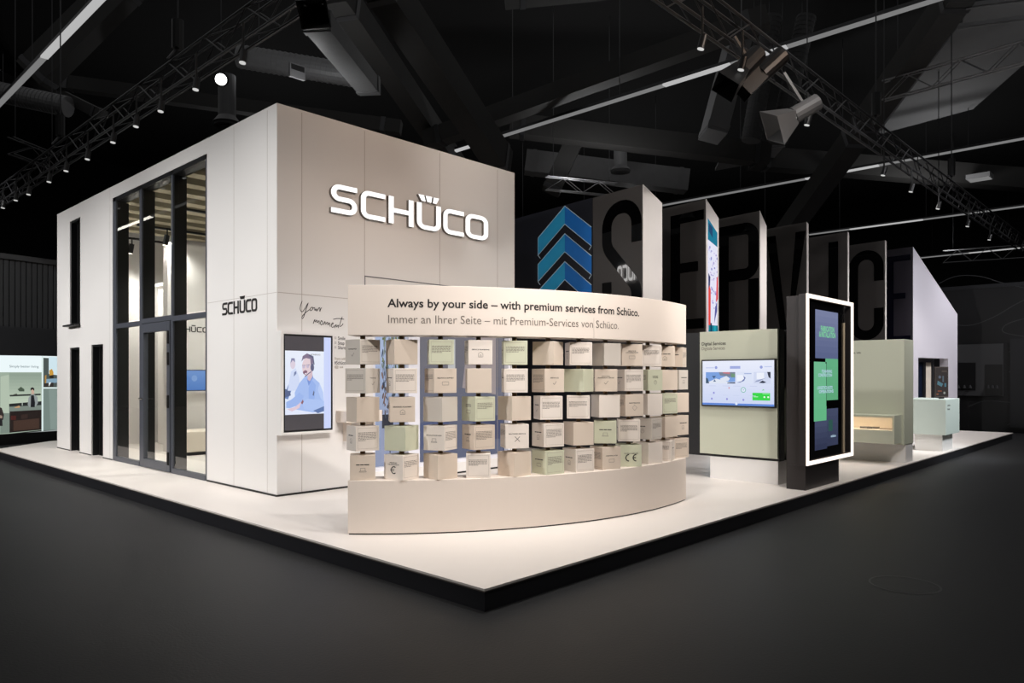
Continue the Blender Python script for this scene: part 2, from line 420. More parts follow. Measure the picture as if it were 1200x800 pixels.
# ---- writing on front: script and small lines
wr = thing('script_writing', (1.3, B, 2.2), 'thin black handwritten words on the pavilion front above the portrait screen', 'writing')
def scr(pts, w=.009):
    mb = MB(); k = (pxX(404)-pxX(351))/53
    P = [(pxX(p[0]), 1.5+(HY-p[1])*((pxX(p[0])-CAM.x)*UY+(B-CAM.y)*UX)/FPX) for p in pts]
    # smooth
    for _ in range(1 if w < .009 else 2):
        Q = [P[0]]
        for a, b in zip(P, P[1:]):
            Q.append((a[0]*.75+b[0]*.25, a[1]*.75+b[1]*.25)); Q.append((a[0]*.25+b[0]*.75, a[1]*.25+b[1]*.75))
        Q.append(P[-1]); P = Q
    L = []; Rr = []
    for i, p in enumerate(P):
        d = Vector(P[min(i+1, len(P)-1)])-Vector(P[max(i-1, 0)])
        if d.length < 1e-6: d = Vector((1, 0))
        d.normalize(); L.append((p[0]-d.y*w/2, p[1]+d.x*w/2)); Rr.append((p[0]+d.y*w/2, p[1]-d.x*w/2))
    mb.strip(L, Rr, lambda a, b, d: (a, B-d, b), .001, .002); return mb
words = {'written_word': [
 [[(354, 352.5), (352, 358), (351.5, 363), (354, 366), (357, 362), (360, 356.5), (361.5, 354), (358, 364), (356, 371), (354, 374), (353.5, 371), (358, 366), (363, 362.5)],
  [(365, 360), (363, 362), (364, 364.5), (366.5, 362), (366.5, 360), (365, 360)], [(366.5, 361), (369, 360), (368.5, 364.5), (371, 361), (370.6, 365), (372, 363)], [(372, 363), (374, 360), (375, 361), (374.5, 366), (376, 361), (377, 360.5)]],
 [[(367, 379.5), (369, 375.5), (369, 379), (371.5, 376), (371.5, 379.5), (374, 376.5), (374, 380)], [(376.5, 377), (375, 379.5), (377, 381), (378.5, 378.5), (376.5, 377)],
  [(379, 380.5), (381, 377), (381, 381), (384, 377.5), (384, 381.5), (386, 378), (387, 382)], [(388, 380.5), (391, 379.5), (389.5, 378.5), (388, 381), (389.5, 383), (392, 381)],
  [(392, 383), (394, 379.5), (394, 383), (396.5, 380), (396.5, 383)], [(401, 371), (399, 377), (397.5, 382.5), (400, 382), (402, 379)], [(390.5, 374), (396, 372.8), (403, 374)]]]}
for wd in words['written_word']:
    mb = MB()
    for st in wd:
        if wd is words['written_word'][1] and st[0][0] != 401 and st[0][0] != 390.5: st = [(a, 380.5+(b-380.5)*1.5) for a, b in st]
        q = scr(st, .0085); mb.add(q.v, q.f)
    recalc(mb.build('written_word', 'ink', wr))
wr2 = thing('small_wall_text', (1.6, B, 1.8), 'three small checklist words and a hashtag printed right of the portrait screen', 'writing')
fw = lambda a, z: (a, B-.002, z)
for (t, px0, px1, y, h, m) in (('Smile', 396, 404.5, 398, .042, 'ink'), ('Snap', 396, 403.5, 403.6, .042, 'ink'), ('Share', 396, 405, 409, .042, 'ink'),
                         ('Share with', 392, 405, 421.3, .03, 'ink3'), ('#Schüco', 391.5, 405, 426.8, .045, 'ink'), ('@ us', 392, 402, 431, .03, 'ink3')):
    x0, x1 = pxX(px0), pxX(px1); z = 1.5+(HY-y)*((x0-CAM.x)*UY+(B-CAM.y)*UX)/FPX
    put_text(MB(), t, fw, x0, x1, z, h=h, bold=.01).build('text_line', m, wr2)
mb = MB()
for y in (397, 402.6, 408):
    x0 = pxX(392.2); z = 1.5+(HY-y)*((x0-CAM.x)*UY+(B-CAM.y)*UX)/FPX
    mb.box(x0, x0+.02, B-.002, B-.001, z, z+.003); mb.box(x0, x0+.02, B-.002, B-.001, z+.022, z+.025); mb.box(x0, x0+.003, B-.002, B-.001, z, z+.025); mb.box(x0+.017, x0+.02, B-.002, B-.001, z, z+.025)
mb.build('tick_box', 'ink2', wr2)

# ================================================================== pictures (flat screens)
class Pic:
    def __init__(s, fn, wash=0.0): s.mb = MB(); s.fn = fn; s.k = 0; s.wash = wash
    def poly(s, pts, rgb):
        rgb = tuple(v+(w_-v)*s.wash for v, w_ in zip(rgb, (226, 232, 255)))
        s.k += 1; n = len(pts); s.mb.add([s.fn(a, b, .0002*s.k) for a, b in pts], [tuple(range(n))], lin(rgb)); return s
    def rect(s, a0, a1, b0, b1, rgb): return s.poly([(a0, b0), (a1, b0), (a1, b1), (a0, b1)], rgb)
    def grad(s, a0, a1, b0, b1, c0, c1, n=16, vert=True):
        s.k += 1
        for i in range(n):
            f = i/n; g = (i+1)/n; c = [c0[j]+(c1[j]-c0[j])*(f+g)/2 for j in range(3)]
            if vert: q = [(a0, b0+(b1-b0)*f), (a1, b0+(b1-b0)*f), (a1, b0+(b1-b0)*g), (a0, b0+(b1-b0)*g)]
            else: q = [(a0+(a1-a0)*f, b0), (a0+(a1-a0)*g, b0), (a0+(a1-a0)*g, b1), (a0+(a1-a0)*f, b1)]
            s.mb.add([s.fn(a, b, .0002*s.k) for a, b in q], [(0,1,2,3)], lin(c))
        return s
    def ell(s, a, b, ra, rb, rgb, n=20, rot=0):
        cs, sn = math.cos(rot), math.sin(rot)
        return s.poly([(a+ra*math.cos(t)*cs-rb*math.sin(t)*sn, b+ra*math.cos(t)*sn+rb*math.sin(t)*cs) for t in [2*PI*k/n for k in range(n)]], rgb)
    def build(s, name, m, parent): return s.mb.build(name, m, parent)

# ---- portrait screen on front wall: u 0..1, v 0..1 (v up)
S0, S1, SZ0, SZ1 = .925, 1.535, .885, 1.965
ps = thing('wall_monitor', (1.23, B-.08, .87), 'portrait monitor in a white frame showing a smiling person with headset', 'monitor')
mb = MB(); x0, x1, z0, z1 = S0-.045, S1+.035, SZ0-.04, SZ1+.045
mb.box(x0, S0-.012, B-.115, B-.005, z0, z1); mb.box(S1+.012, x1, B-.115, B-.005, z0, z1); mb.box(S0-.012, S1+.012, B-.115, B-.005, z0, SZ0-.012); mb.box(S0-.012, S1+.012, B-.115, B-.005, SZ1+.012, z1)
mb.build('surround', 'white', ps)
MB().box(S0-.012, S1+.012, B-.105, B-.02, SZ0-.012, SZ1+.012).build('bezel', 'blk', ps)
sw, sh = S1-S0, SZ1-SZ0
p = Pic(lambda a, b, d: (S0+.01+(sw-.02)*a, B-.1055-d, SZ0+.01+(sh-.02)*b))
p.rect(0, 1, 0, 1, (208, 218, 255)); p.rect(0, .84, 0, 1, (74, 70, 74)); p.wash = .22
p.grad(0, .84, .165, .845, (222, 232, 255), (236, 242, 255))
# desk, second person, main person
p.poly([(0, .165), (.84, .165), (.60, .255), (0, .235)], (232, 238, 255))
p.poly([(0, .40), (.1, .52), (.2, .60), (.13, .42), (.06, .33), (0, .34)], (76, 110, 176))
p.poly([(0, .35), (.12, .37), (.10, .42), (0, .44)], (50, 66, 110))
p.ell(.16, .70, .055, .05, (222, 205, 218)); p.poly([(.11, .71), (.13, .765), (.2, .765), (.21, .72), (.16, .745)], (110, 110, 150))
p.poly([(.05, .42), (.12, .62), (.22, .66), (.30, .56), (.30, .42)], (208, 220, 248))
p.poly([(.18, .57), (.235, .6), (.235, .63), (.19, .615)], (90, 105, 150))
p.poly([(.22, .22), (.20, .40), (.30, .50), (.40, .56), (.52, .60), (.60, .56), (.74, .50), (.82, .40), (.84, .20), (.60, .18)], (152, 182, 240))
p.poly([(.46, .545), (.57, .62), (.60, .56), (.50, .47)], (96, 132, 210))
p.poly([(.50, .45), (.56, .54), (.66, .48), (.62, .30), (.5, .27)], (132, 166, 234))
p.poly([(.74, .5), (.82, .40), (.84, .28), (.76, .34), (.70, .42)], (176, 200, 248))
p.poly([(.02, .30), (.14, .33), (.30, .40), (.40, .36), (.30, .27), (.10, .235), (.02, .24)], (140, 172, 236))
p.poly([(.04, .225), (.20, .245), (.34, .30), (.30, .235), (.14, .20)], (228, 196, 206))
p.poly([(.36, .28), (.46, .33), (.70, .32), (.84, .30), (.84, .22), (.62, .20), (.40, .22)], (162, 190, 244))
p.poly([(.33, .29), (.37, .325), (.39, .30), (.36, .27)], (120, 60, 70))
p.poly([(.585, .37), (.61, .42), (.625, .40), (.61, .36)], (60, 70, 100))
p.poly([(.60, .20), (.84, .245), (.84, .19), (.70, .17)], (60, 90, 150))
p.poly([(.47, .54), (.49, .62), (.58, .64), (.58, .57), (.52, .52)], (214, 178, 186))
p.ell(.46, .675, .105, .10, (232, 204, 206), rot=.2)
p.poly([(.34, .73), (.37, .79), (.46, .82), (.56, .80), (.60, .74), (.58, .66), (.545, .70), (.53, .76), (.44, .77), (.38, .755)], (104, 84, 110))
p.poly([(.37, .62), (.42, .64), (.47, .63), (.46, .605), (.42, .59), (.38, .60)], (110, 66, 84)); p.poly([(.40, .60), (.45, .612), (.44, .597)], (250, 246, 255))
p.rect(.355, .43, .688, .694, (70, 70, 100)); p.rect(.45, .52, .694, .70, (70, 70, 100)); p.ell(.39, .675, .03, .018, (196, 178, 200)); p.ell(.475, .68, .03, .018, (196, 178, 200))
p.ell(.575, .67, .04, .042, (60, 62, 96)); p.poly([(.5, .81), (.6, .79), (.625, .70), (.60, .70), (.58, .77), (.5, .795)], (58, 60, 92))
p.poly([(.41, .575), (.55, .63), (.555, .62), (.415, .565)], (60, 60, 90))
p.build('screen', 'scr', ps)
mb = MB(); put_text(mb, 'SCHÜCO', lambda a, z: (a, B-.118, z), S0+.53*sw, S0+.74*sw, SZ0+.795*sh, h=.016, bold=.02); mb.build('screen_text', 'ink2', ps)

# ---- shelf and window stuff behind the curved wall
sh_ = thing('wall_shelf', (1.7, B-.17, .95), 'beige boxed counter shelf fixed to the pavilion front behind the curved wall', 'shelf')
MB().box(1.66, 2.18, B-.22, B-.002, .955, 1.09).build('shelf_box', 'curve', sh_, bevel=.004)
MB().box(1.76, 1.78, B-.15, B-.002, .72, .955).build('bracket', 'curve', sh_); MB().box(2.1, 2.12, B-.15, B-.002, .72, .955).build('bracket', 'curve', sh_)
wd = thing('display_window', (3.4, B, WZ0), 'large display window with white post behind the information cubes', 'window')
mb = MB(); mb.box(WX0, WX0+.05, B+.02, B+.1, WZ0, WZ1); mb.box(WX1-.05, WX1, B+.02, B+.1, WZ0, WZ1); mb.box(WX0+.05, WX1-.05, B+.02, B+.1, WZ0, WZ0+.05); mb.box(WX0+.05, WX1-.05, B+.02, B+.1, WZ1-.05, WZ1)
mb.box(2.78, 2.97, B+.02, B+.1, WZ0+.05, WZ1-.05)
mb.build('window_frame', mat('white window frame', (232, 232, 240), .4), wd)
p = Pic(lambda a, b, d: (WX0+.05+(2.78-WX0-.05)*a, B+.11-d, WZ0+.05+(WZ1-WZ0-.1)*b))
p.grad(0, 1, 0, 1, (150, 160, 190), (196, 214, 246), 12)
rnd = random.Random(3)
p.rect(.3, 1, .02, .3, (158, 166, 196)); p.rect(.32, .66, .22, .30, (52, 54, 66))
for k in range(200):
    a = rnd.uniform(.3, 1); b = rnd.uniform(.30, .80)
    cc = (lambda v: rnd.choice([(72, 86, 66), (104, 112, 70), (52, 62, 74), (132, 140, 110)]) if v > .55 else rnd.choice([(98, 80, 74), (60, 62, 84), (132, 100, 80), (74, 84, 96)]))(b)
    p.ell(a, b, rnd.uniform(.012, .05), rnd.uniform(.005, .016), cc, 7, rnd.uniform(0, 3))
p.poly([(.5, .02), (.46, .30), (.48, .30), (.53, .02)], (30, 32, 44))
p.build('lit_backdrop', 'view', wd)
p = Pic(lambda a, b, d: (2.97+(WX1-.05-2.97)*a, B+.11-d, WZ0+.05+(WZ1-WZ0-.1)*b))
p.grad(0, 1, 0, .45, (96, 103, 130), (110, 112, 128), 8); p.grad(0, 1, .45, 1, (114, 113, 124), (126, 123, 130), 8); p.rect(.05, .35, .08, .24, (84, 94, 130)); p.rect(.62, .99, .1, .26, (74, 80, 112)); p.poly([(.5, .45), (.9, .40), (.9, .80), (.72, .82), (.55, .7)], (170, 158, 158)); p.rect(.34, .42, .56, .76, (206, 206, 206)); p.rect(.36, .39, .6, .68, (60, 60, 66))
p.build('lit_backdrop', pmat('glowing glass backing', .8), wd)  # glowing colours stand in for the grey-blue window glass
MB().box(WX0, WX1, B+.115, B+.135, WZ0, WZ1).build('back_panel', 'blk', wd)

# ================================================================== pavilion interior
ip = thing('partition_wall', (3.1, 10.3, Z0), 'beige inner partition seen through the glass with black lettering', 'wall panel')
MB().box(2.0, 4.6, 10.1, 10.3, Z0, 3.9).build('panel', 'white', ip)
ysx = [2.02+i*.1 for i in range(6)]
logo(ip, lambda a, z, d: (a, 10.1-d, z), [(2.16+i*.105-.06, 2.16+i*.105+.03) for i in range(6)], 2.31, .1, .001, .006, 'ink')
im = thing('blue_monitor', (2.45, 10.04, 1.2), 'landscape monitor with blue picture on the inner partition', 'monitor')
MB().box(2.08, 2.68, 10.0, 10.099, 1.2, 1.66).build('surround', 'white', im); 
p = Pic(lambda a, b, d: (2.12+.52*a, 9.994-d, 1.24+.38*b)); p.rect(0, 1, 0, 1, (24, 30, 50)); p.grad(.02, .98, .03, .97, (96, 140, 214), (130, 168, 232)); p.ell(.35, .5, .12, .2, (110, 152, 222)); p.ell(.6, .6, .1, .15, (146, 180, 236))
p.build('screen', 'scr', im)
bn = thing('lounge_bench', (2.4, 9.4, Z0), 'low cream upholstered bench inside the pavilion below the blue monitor', 'bench')
MB().box(1.95, 2.9, 9.2, 9.85, .21, .56).build('seat', 'sofa', bn, bevel=.02)
MB().box(2.0, 2.85, 9.25, 9.8, Z0, .21).build('plinth', 'blk', bn)
wc = thing('inner_column', (2.75, 11.8, Z0), 'white square column at the back of the pavilion interior', 'column')
MB().box(2.55, 2.95, 11.6, 12.0, Z0, 3.3).build('shaft', 'white', wc)
MB().box(2.50, 3.0, 11.55, 12.05, 3.3, 3.36).build('cap', 'white', wc)
def track(yc, x0, x1, z, lab):
    t = thing('ceiling_track', ((x0+x1)/2, yc, z), lab, 'track light', 'black light tracks inside the pavilion')
    MB().box(x0, x1, yc-.02, yc+.02, z, z+.035).build('rail', 'blk', t)
    for k in range(3):
        x = x0+(x1-x0)*(.15+.33*k)
        b = MB(); b.tube((x, yc, z), (x, yc, z-.09), .012); b.tube((x, yc, z-.08), (x-.02, yc+.03, z-.25), .045, 14); h = b.build('spot_head', 'blk', t)
        MB().tube((x-.02, yc+.03, z-.251), (x-.0204, yc+.0306, z-.256), .04, 14).build('lens', emat('warm spot lens', (255, 245, 225), 8), h)
    for x in (x0+.05, x1-.05): MB().tube((x, yc, z+.035), (x, yc, z+.26), .006, 6).build('hanger', 'blk', t)
track(7.6, 1.2, 4.4, 3.95, 'black light track nearest the glass front, inside the pavilion')
track(9.3, 1.2, 4.4, 3.95, 'middle black light track inside the pavilion')
track(10.9, 1.2, 4.4, 4.0, 'rearmost black light track inside the pavilion')

# ================================================================== CURVED CUBE WALL
CC = Vector((3.0886, 4.3852)); CR = 3.6732
def cyl(r, deg, z): return (CC.x+r*math.cos(R_(deg)), CC.y+r*math.sin(R_(deg)), z)
def arc_block(r0, r1, a0, a1, z0, z1, n=48):
    mb = MB(); vs = []
    for k in range(n+1):
        a = a0+(a1-a0)*k/n
        vs += [cyl(r0, a, z0), cyl(r1, a, z0), cyl(r1, a, z1), cyl(r0, a, z1)]
    fs = []
    for k in range(n):
        for i in range(4):
            j = (i+1) % 4; fs.append((4*k+i, 4*k+j, 4*k+4+j, 4*k+4+i))
    fs += [(3,2,1,0), (4*n, 4*n+1, 4*n+2, 4*n+3)]
    return mb.add(vs, fs)
A0, A1 = -139.13, -77.75
RI = CR-.27
cw = thing('curved_info_wall', (2.2, 1.1, Z0), 'large curved cream wall with headline panel and rows of turning cubes', 'display wall')
recalc(arc_block(RI, CR, A0, A1, Z0+.012, .613).build('base_panel', 'curve', cw, bevel=.003))
recalc(arc_block(RI+.01, CR-.012, A0+.1, A1-.1, Z0, Z0+.012).build('shadow_gap', 'blk', cw))
recalc(arc_block(RI, CR, A0, A1, 1.852, 2.28).build('header_panel', 'curve', cw, bevel=.003))
hd = lambda a, z: cyl(CR+.0015, a, z)
put_text(MB(), 'Always by your side – with premium services from Schüco.', hd, -133.86, -93.95, 2.092, h=.074, bold=.018).build('headline_text', 'ink', cw)
put_text(MB(), 'Immer an Ihrer Seite – mit Premium-Services von Schüco.', hd, -133.75, -98.65, 1.955, h=.074, bold=-.004).build('subline_text', 'ink2', cw)
mb = MB()
for a in (-103.6,): q = arc_block(CR, CR+.0008, a, a+.05, 1.855, 2.05, 1); mb.add(q.v, q.f)
mb.build('header_joint', 'joint', cw)

CS = .213; PITCH = .2478
H = .5*CS
ROT = [[1.4, 72.5, 54.5, 56.5, 48.7, 16.1, 51.2, 77.1, 53.8, 56.4, 41.2, 19.3],
 [19.4, 69.5, 72.5, 51.5, 50.2, 75.1, 11.7, 40.1, 65.3, 79.4, 73.2, 3.8],
 [80.4, 56.5, 9.0, 81.0, 80.2, 58.1, 38.2, 58.6, 68.8, 77.9, 76.7, 78.3],
 [77.4, 18.5, 17.0, 76.5, 57.2, 73.6, 65.7, 36.1, 38.8, 3.9, 84.7, 85.3],
 [54.9, 10.5, 85.0, 46.0, 88.7, 79.6, 74.7, 71.1, 48.3, 80.9, 21.7, 74.8]]
# (board, left face, right face): t=title+icon x=text paragraph .=plain ; name of title / icon
CU = [
 [('greige','t','x'),('beige','.','.'),('sagec','x','x'),('cream','x','t'),('sagec','t','x'),('beige','.','.'),('cream','t','x'),('greige','.','.'),('beige','x','t'),('cream','t','x'),('beige','x','t'),('beige','t','x')],
 [('greige','x','t'),('cream','t','x'),('beige','x','t'),('beige','.','.'),('cream','t','x'),('beige','x','t'),('sagec','.','.'),('beige','t','t'),('cream','t','x'),('sagec','x','t'),('beige','.','.'),('greige','x','t')],
 [('beige','.','.'),('beige','x','t'),('greige','.','.'),('sagec','t','x'),('beige','.','.'),('cream','t','x'),('cream','x','x'),('cream','.','.'),('beige','x','t'),('cream','.','.'),('sagec','x','x'),('beige','.','.')],
 [('cream','t','x'),('sagec','.','.'),('cream','t','x'),('beige','t','x'),('cream','x','t'),('cream','t','x'),('beige','.','.'),('sagec','t','x'),('cream','t','x'),('greige','t','x'),('beige','.','.'),('beige','x','t')],
 [('beige','t','x'),('cream','t','x'),('beige','.','.'),('cream','x','t'),('beige','.','.'),('sagec','t','x'),('cream','t','x'),('beige','x','t'),('sagec','x','t'),('cream','.','.'),('cream','x','t'),('beige','t','x')]]
TITLES = {(0,3): 'SERVICE PLANNING', (0,8): 'SERVICE|COOPERATION', (1,0): 'TRAINING', (1,2): 'TECHNICAL SUPPORT', (1,5): 'SERVICES', (1,7): 'DIGITAL|ENGINEERING CENTER', (1,9): 'SUPPORT|ON SITE',
 (2,1): 'BUSINESS ACADEMY', (2,3): 'GENERAL|SERVICE', (2,8): 'MAINTENANCE', (3,2): 'SERVICE PACKAGES', (3,4): 'MACHINE SERVICE', (4,1): 'PRICING|CALCULATION', (4,3): 'DIGITAL SERVICES', (4,7): 'CERTIFICATES', (4,8): 'CE DOCUMENTS', (0,0): 'NEWSLETTER'}
BN = {'greige': 'grey beige', 'beige': 'beige', 'cream': 'cream', 'sagec': 'sage green'}
ROWN = ['top row', 'second row', 'middle row', 'fourth row', 'bottom row']
ORD = ['first', 'second', 'third', 'fourth', 'fifth', 'sixth', 'seventh', 'eighth', 'ninth', 'tenth', 'eleventh', 'twelfth']
def paragraph(mb, fn, rr):
    w = CS; z = .155
    nl = rr.choice([5, 6, 7])
    for k in range(nl):
        x = .022; end = .185 if k < nl-1 else rr.uniform(.06, .14)
        while x < end:
            l = rr.uniform(.008, .026); l = min(l, end-x)
            mb.add([fn(x, z), fn(x+l, z), fn(x+l, z+.0045), fn(x, z+.0045)], [(0,1,2,3)]); x += l+.004
        z -= .011
def outline(mb, fn, a0, a1, b0, b1, t=.0022):
    for q in ((a0, a1, b0, b0+t), (a0, a1, b1-t, b1), (a0, a0+t, b0, b1), (a1-t, a1, b0, b1)):
        mb.add([fn(q[0], q[2]), fn(q[1], q[2]), fn(q[1], q[3]), fn(q[0], q[3])], [(0,1,2,3)])
def ribbon2(mb, fn, pts, w):
    P = [Vector(p) for p in pts]
    for a, b in zip(P, P[1:]):
        d = (b-a).normalized(); n = Vector((-d.y, d.x))*w/2
        mb.add([fn(*(a+n)), fn(*(b+n)), fn(*(b-n)), fn(*(a-n))], [(0,1,2,3)])
def icon(mb, fn, kind, cx=.107, cz=.083):
    w = .0026; r = .020
    arcp = lambda x, y, r, a, b, n=10: [(cx+x+r*math.cos(a+(b-a)*k/n), cz+y+r*math.sin(a+(b-a)*k/n)) for k in range(n+1)]
    L = lambda *p: [(cx+a, cz+b) for a, b in p]
    if kind == 0: ribbon2(mb, fn, L((-.03,-.014),(.03,-.014),(.03,.014),(-.03,.014),(-.03,-.014)), w)
    elif kind == 1: ribbon2(mb, fn, L((-.022,-.022),(.022,.022)), w*1.6); ribbon2(mb, fn, L((-.022,.022),(.022,-.022)), w*1.6)
    elif kind == 2: ribbon2(mb, fn, arcp(0, 0, r, 0, 2*PI), w); ribbon2(mb, fn, L((0,0),(0,.014)), w); ribbon2(mb, fn, L((0,0),(.01,0)), w)
    elif kind == 3: ribbon2(mb, fn, L((0,.028),(.028,0),(0,-.028),(-.028,0),(0,.028)), w)
    elif kind == 4: ribbon2(mb, fn, L((-.02,-.018),(-.02,.012),(0,.024),(.02,.012),(.02,-.018),(-.02,-.018)), w); ribbon2(mb, fn, L((-.006,-.018),(-.006,0),(.006,0),(.006,-.018)), w)
    elif kind == 5: ribbon2(mb, fn, L((-.018,0),(-.004,-.014),(.02,.016)), w*1.5)
    elif kind == 6:   # euro
        ribbon2(mb, fn, arcp(.006, 0, .03, .9, 2*PI-.9), .009); ribbon2(mb, fn, L((-.036,.007),(.012,.007)), .005); ribbon2(mb, fn, L((-.036,-.007),(.010,-.007)), .005)
    elif kind == 7:   # conformity mark
        ribbon2(mb, fn, arcp(-.02, 0, .032, PI/2, 3*PI/2, 14), .010); ribbon2(mb, fn, arcp(.052, 0, .032, PI/2, 3*PI/2, 14), .010); ribbon2(mb, fn, L((.020,0),(.048,0)), .010)
    elif kind == 8:   # laptop
        ribbon2(mb, fn, L((-.02,-.008),(-.02,.018),(.02,.018),(.02,-.008)), w); ribbon2(mb, fn, L((-.03,-.014),(.03,-.014),(.026,-.006),(-.026,-.006),(-.03,-.014)), w)
cz0 = .613
for r in range(5):
    zb = 1.852 - .034 - CS - r*PITCH
    for c in range(12):
        deg = -137.5735+5.45*c; x, y, _ = cyl(CR-.13, deg, 0)
        m, lf, rf = CU[r][c]; rr = random.Random(100*r+c)
        desc = {'.': 'plain '}.get(lf if lf == rf else 'q', 'printed ')
        lab = '%s%s cube, %s of the curved wall, %s from the left' % (desc, BN[m], ROWN[r], ORD[c])
        if (r, c) == (4, 8): lab = 'sage green cube with big black CE mark, bottom row of curved wall'
        if (r, c) == (4, 1): lab = 'cream cube with euro sign, bottom row of the curved wall, second from left'
        if (r, c) == (3, 4): lab = 'cream cube with crossed tools icon, fourth row of the curved wall'
        if (r, c) == (4, 3): lab = 'cream cube with laptop icon, bottom row of the curved wall, fourth from left'
        t = thing('info_cube', (x, y, zb), lab, 'cube', 'turning information cubes in the curved wall', R_(ROT[r][c]))
        MB().box(-H, H, -H, H, 0, CS).build('cube_body', m, t, local=True, bevel=.002)
        g = .0335 if r < 4 else zb-cz0-.0005
        MB().tube((0, 0, -g), (0, 0, -.0006), .022, 12).build('spindle', 'brass', t, local=True)
        # which faces look to the camera: candidates by local normal
        th = R_(ROT[r][c]); view = Vector((CAM.x-x, CAM.y-y)); vn = math.atan2(view.y, view.x)-th
        fcs = []
        for k in range(4):
            na = k*PI/2; dlt = (na-vn+PI) % (2*PI)-PI
            if abs(dlt) < PI/2: fcs.append((dlt, k))
        fcs.sort()    # smaller angle = counter-clockwise side... left/right by sign
        for i, (dlt, k) in enumerate(fcs):
            ty = (lf, rf)[i] if len(fcs) > 1 else rf
            # as seen from the camera a clockwise (negative) normal lies to the left
            ty = lf if dlt < 0 else rf
            if ty == '.': continue
            na = k*PI/2; nx, ny = math.cos(na), math.sin(na)
            def fn(a, b, nx=nx, ny=ny):   # a from left edge to right edge as seen from outside
                s = a-H; e = H+.0006
                return (nx*e-ny*s, ny*e+nx*s, b)
            if ty == 'x':
                mb = MB(); paragraph(mb, fn, rr); mb.build('printed_text', 'ink2', t, local=True)
                mb = MB(); outline(mb, fn, .016, CS-.016, .02, CS-.016, .0014); mb.build('printed_outline', 'ink3', t, local=True)
            else:
                mb = MB(); ti = TITLES.get((r, c), None) if abs(dlt) < 1.0 else None
                if ti:
                    ls = ti.split('|')
                    for q, s_ in enumerate(ls):
                        wd_ = min(.155, .0115*len(s_)); put_text(mb, s_, fn, .1065-wd_/2, .1065+wd_/2, .128+(len(ls)-1-q)*.015-.003, h=.0105, bold=.02)
                else:
                    xx = .05
                    for q in range(3):
                        l = rr.uniform(.025, .045); mb.add([fn(xx, .127), fn(xx+l, .127), fn(xx+l, .135), fn(xx, .135)], [(0,1,2,3)]); xx += l+.004
                        if xx > .15: break
                mb.build('printed_title', 'ink', t, local=True)
                mb = MB(); kd = {(4,8): 7, (4,1): 6, (3,4): 1, (4,3): 8, (2,8): 3, (0,8): 0}.get((r, c), rr.choice([0, 2, 4, 5, 8, 3]))
                icon(mb, fn, kd, cz=.083 if kd != 7 else .088); mb.build('printed_icon', 'ink' if kd in (6, 7, 1) else 'ink2', t, local=True)
# short spindles under the header
for c in range(12):
    x, y, _ = cyl(CR-.13, -137.5735+5.45*c, 0)
    MB().tube((x, y, 1.8185), (x, y, 1.8515), .022, 12).build('header_spindle', 'brass', cw)

# ================================================================== SERVICE FINS
FIN = [(6.675, 3.197, .46, 4.337), (8.237, 2.936, .35, 4.277), (9.751, 2.663, .214, 4.312), (11.326, 2.414, .06, 4.535), (12.912, 2.171, .05, 4.54), (14.508, 1.9, .05, 4.54)]
FL = 'SERVIC'
NEXTV = ['letter S', 'letter E', 'letter R', 'letter V', 'letter I', 'letter C']
def gl(mb, pts, fn, t, r, d0, d1, closed=False): L, Rr = rails(pts, t, r, closed, 8); mb.strip(L, Rr, fn, d0, d1, closed)
def letter_mb(ch, fn, d0, d1, w=.79, h=2.06, t=.215):
    """cell 0..w by 0..h"""
    mb = MB(); e = t/2; rr = w/2-.005
    if ch == 'S': 
        gl(mb, [(w-e, h-.72), (w-e, h-e), (e, h-e), (e, h*.64), (w-e, h*.30), (w-e, e), (e, e), (e, .74)], fn, t, rr-e, d0, d1)
    elif ch in 'EF':
        gl(mb, [(e, 0), (e, h)], fn, t, .01, d0, d1)
        for z in (h-e*.8, h*.53, e*.8): gl(mb, [(t, z), ((w-.02) if z != h*.53 else w-.14, z)], fn, t*.8, .01, d0, d1)
    elif ch == 'R':
        gl(mb, [(e, 0), (e, h)], fn, t, .01, d0, d1); gl(mb, [(t, h-e), (w-e, h-e), (w-e, h*.53), (t, h*.53)], fn, t, .18, d0, d1); gl(mb, [(w-e, h*.48), (w-e, 0)], fn, t, .01, d0, d1)
    elif ch == 'V':
        mb.prism([(0, h), (t, h), (w/2+.04, .0), (w/2-.1, 0)], fn, d0, d1); mb.prism([(w-t, h), (w, h), (w/2+.1, 0), (w/2+.045, .05)], fn, d0, d1)
    elif ch == 'I': gl(mb, [(e, 0), (e, h)], fn, t, .01, d0, d1)
    elif ch == 'C': gl(mb, [(w-e, h-.72), (w-e, h-e), (e, h-e), (e, e), (w-e, e), (w-e, .72)], fn, t, rr-e, d0, d1)
    return mb
LY = [.90, .768, .885, .895, .416, .825]     # far side of each letter, measured back from the ridge corner
LW = [.88, .75, .87, .88, .235, .80]
SL = R_(-8.5)
UD = Vector((math.cos(SL), math.sin(SL))); ND = Vector((-math.sin(SL), math.cos(SL)))
def fface(x, y): return lambda s_, b, d: (x+ND.x*s_-UD.x*d, y+ND.y*s_-UD.y*d, b)
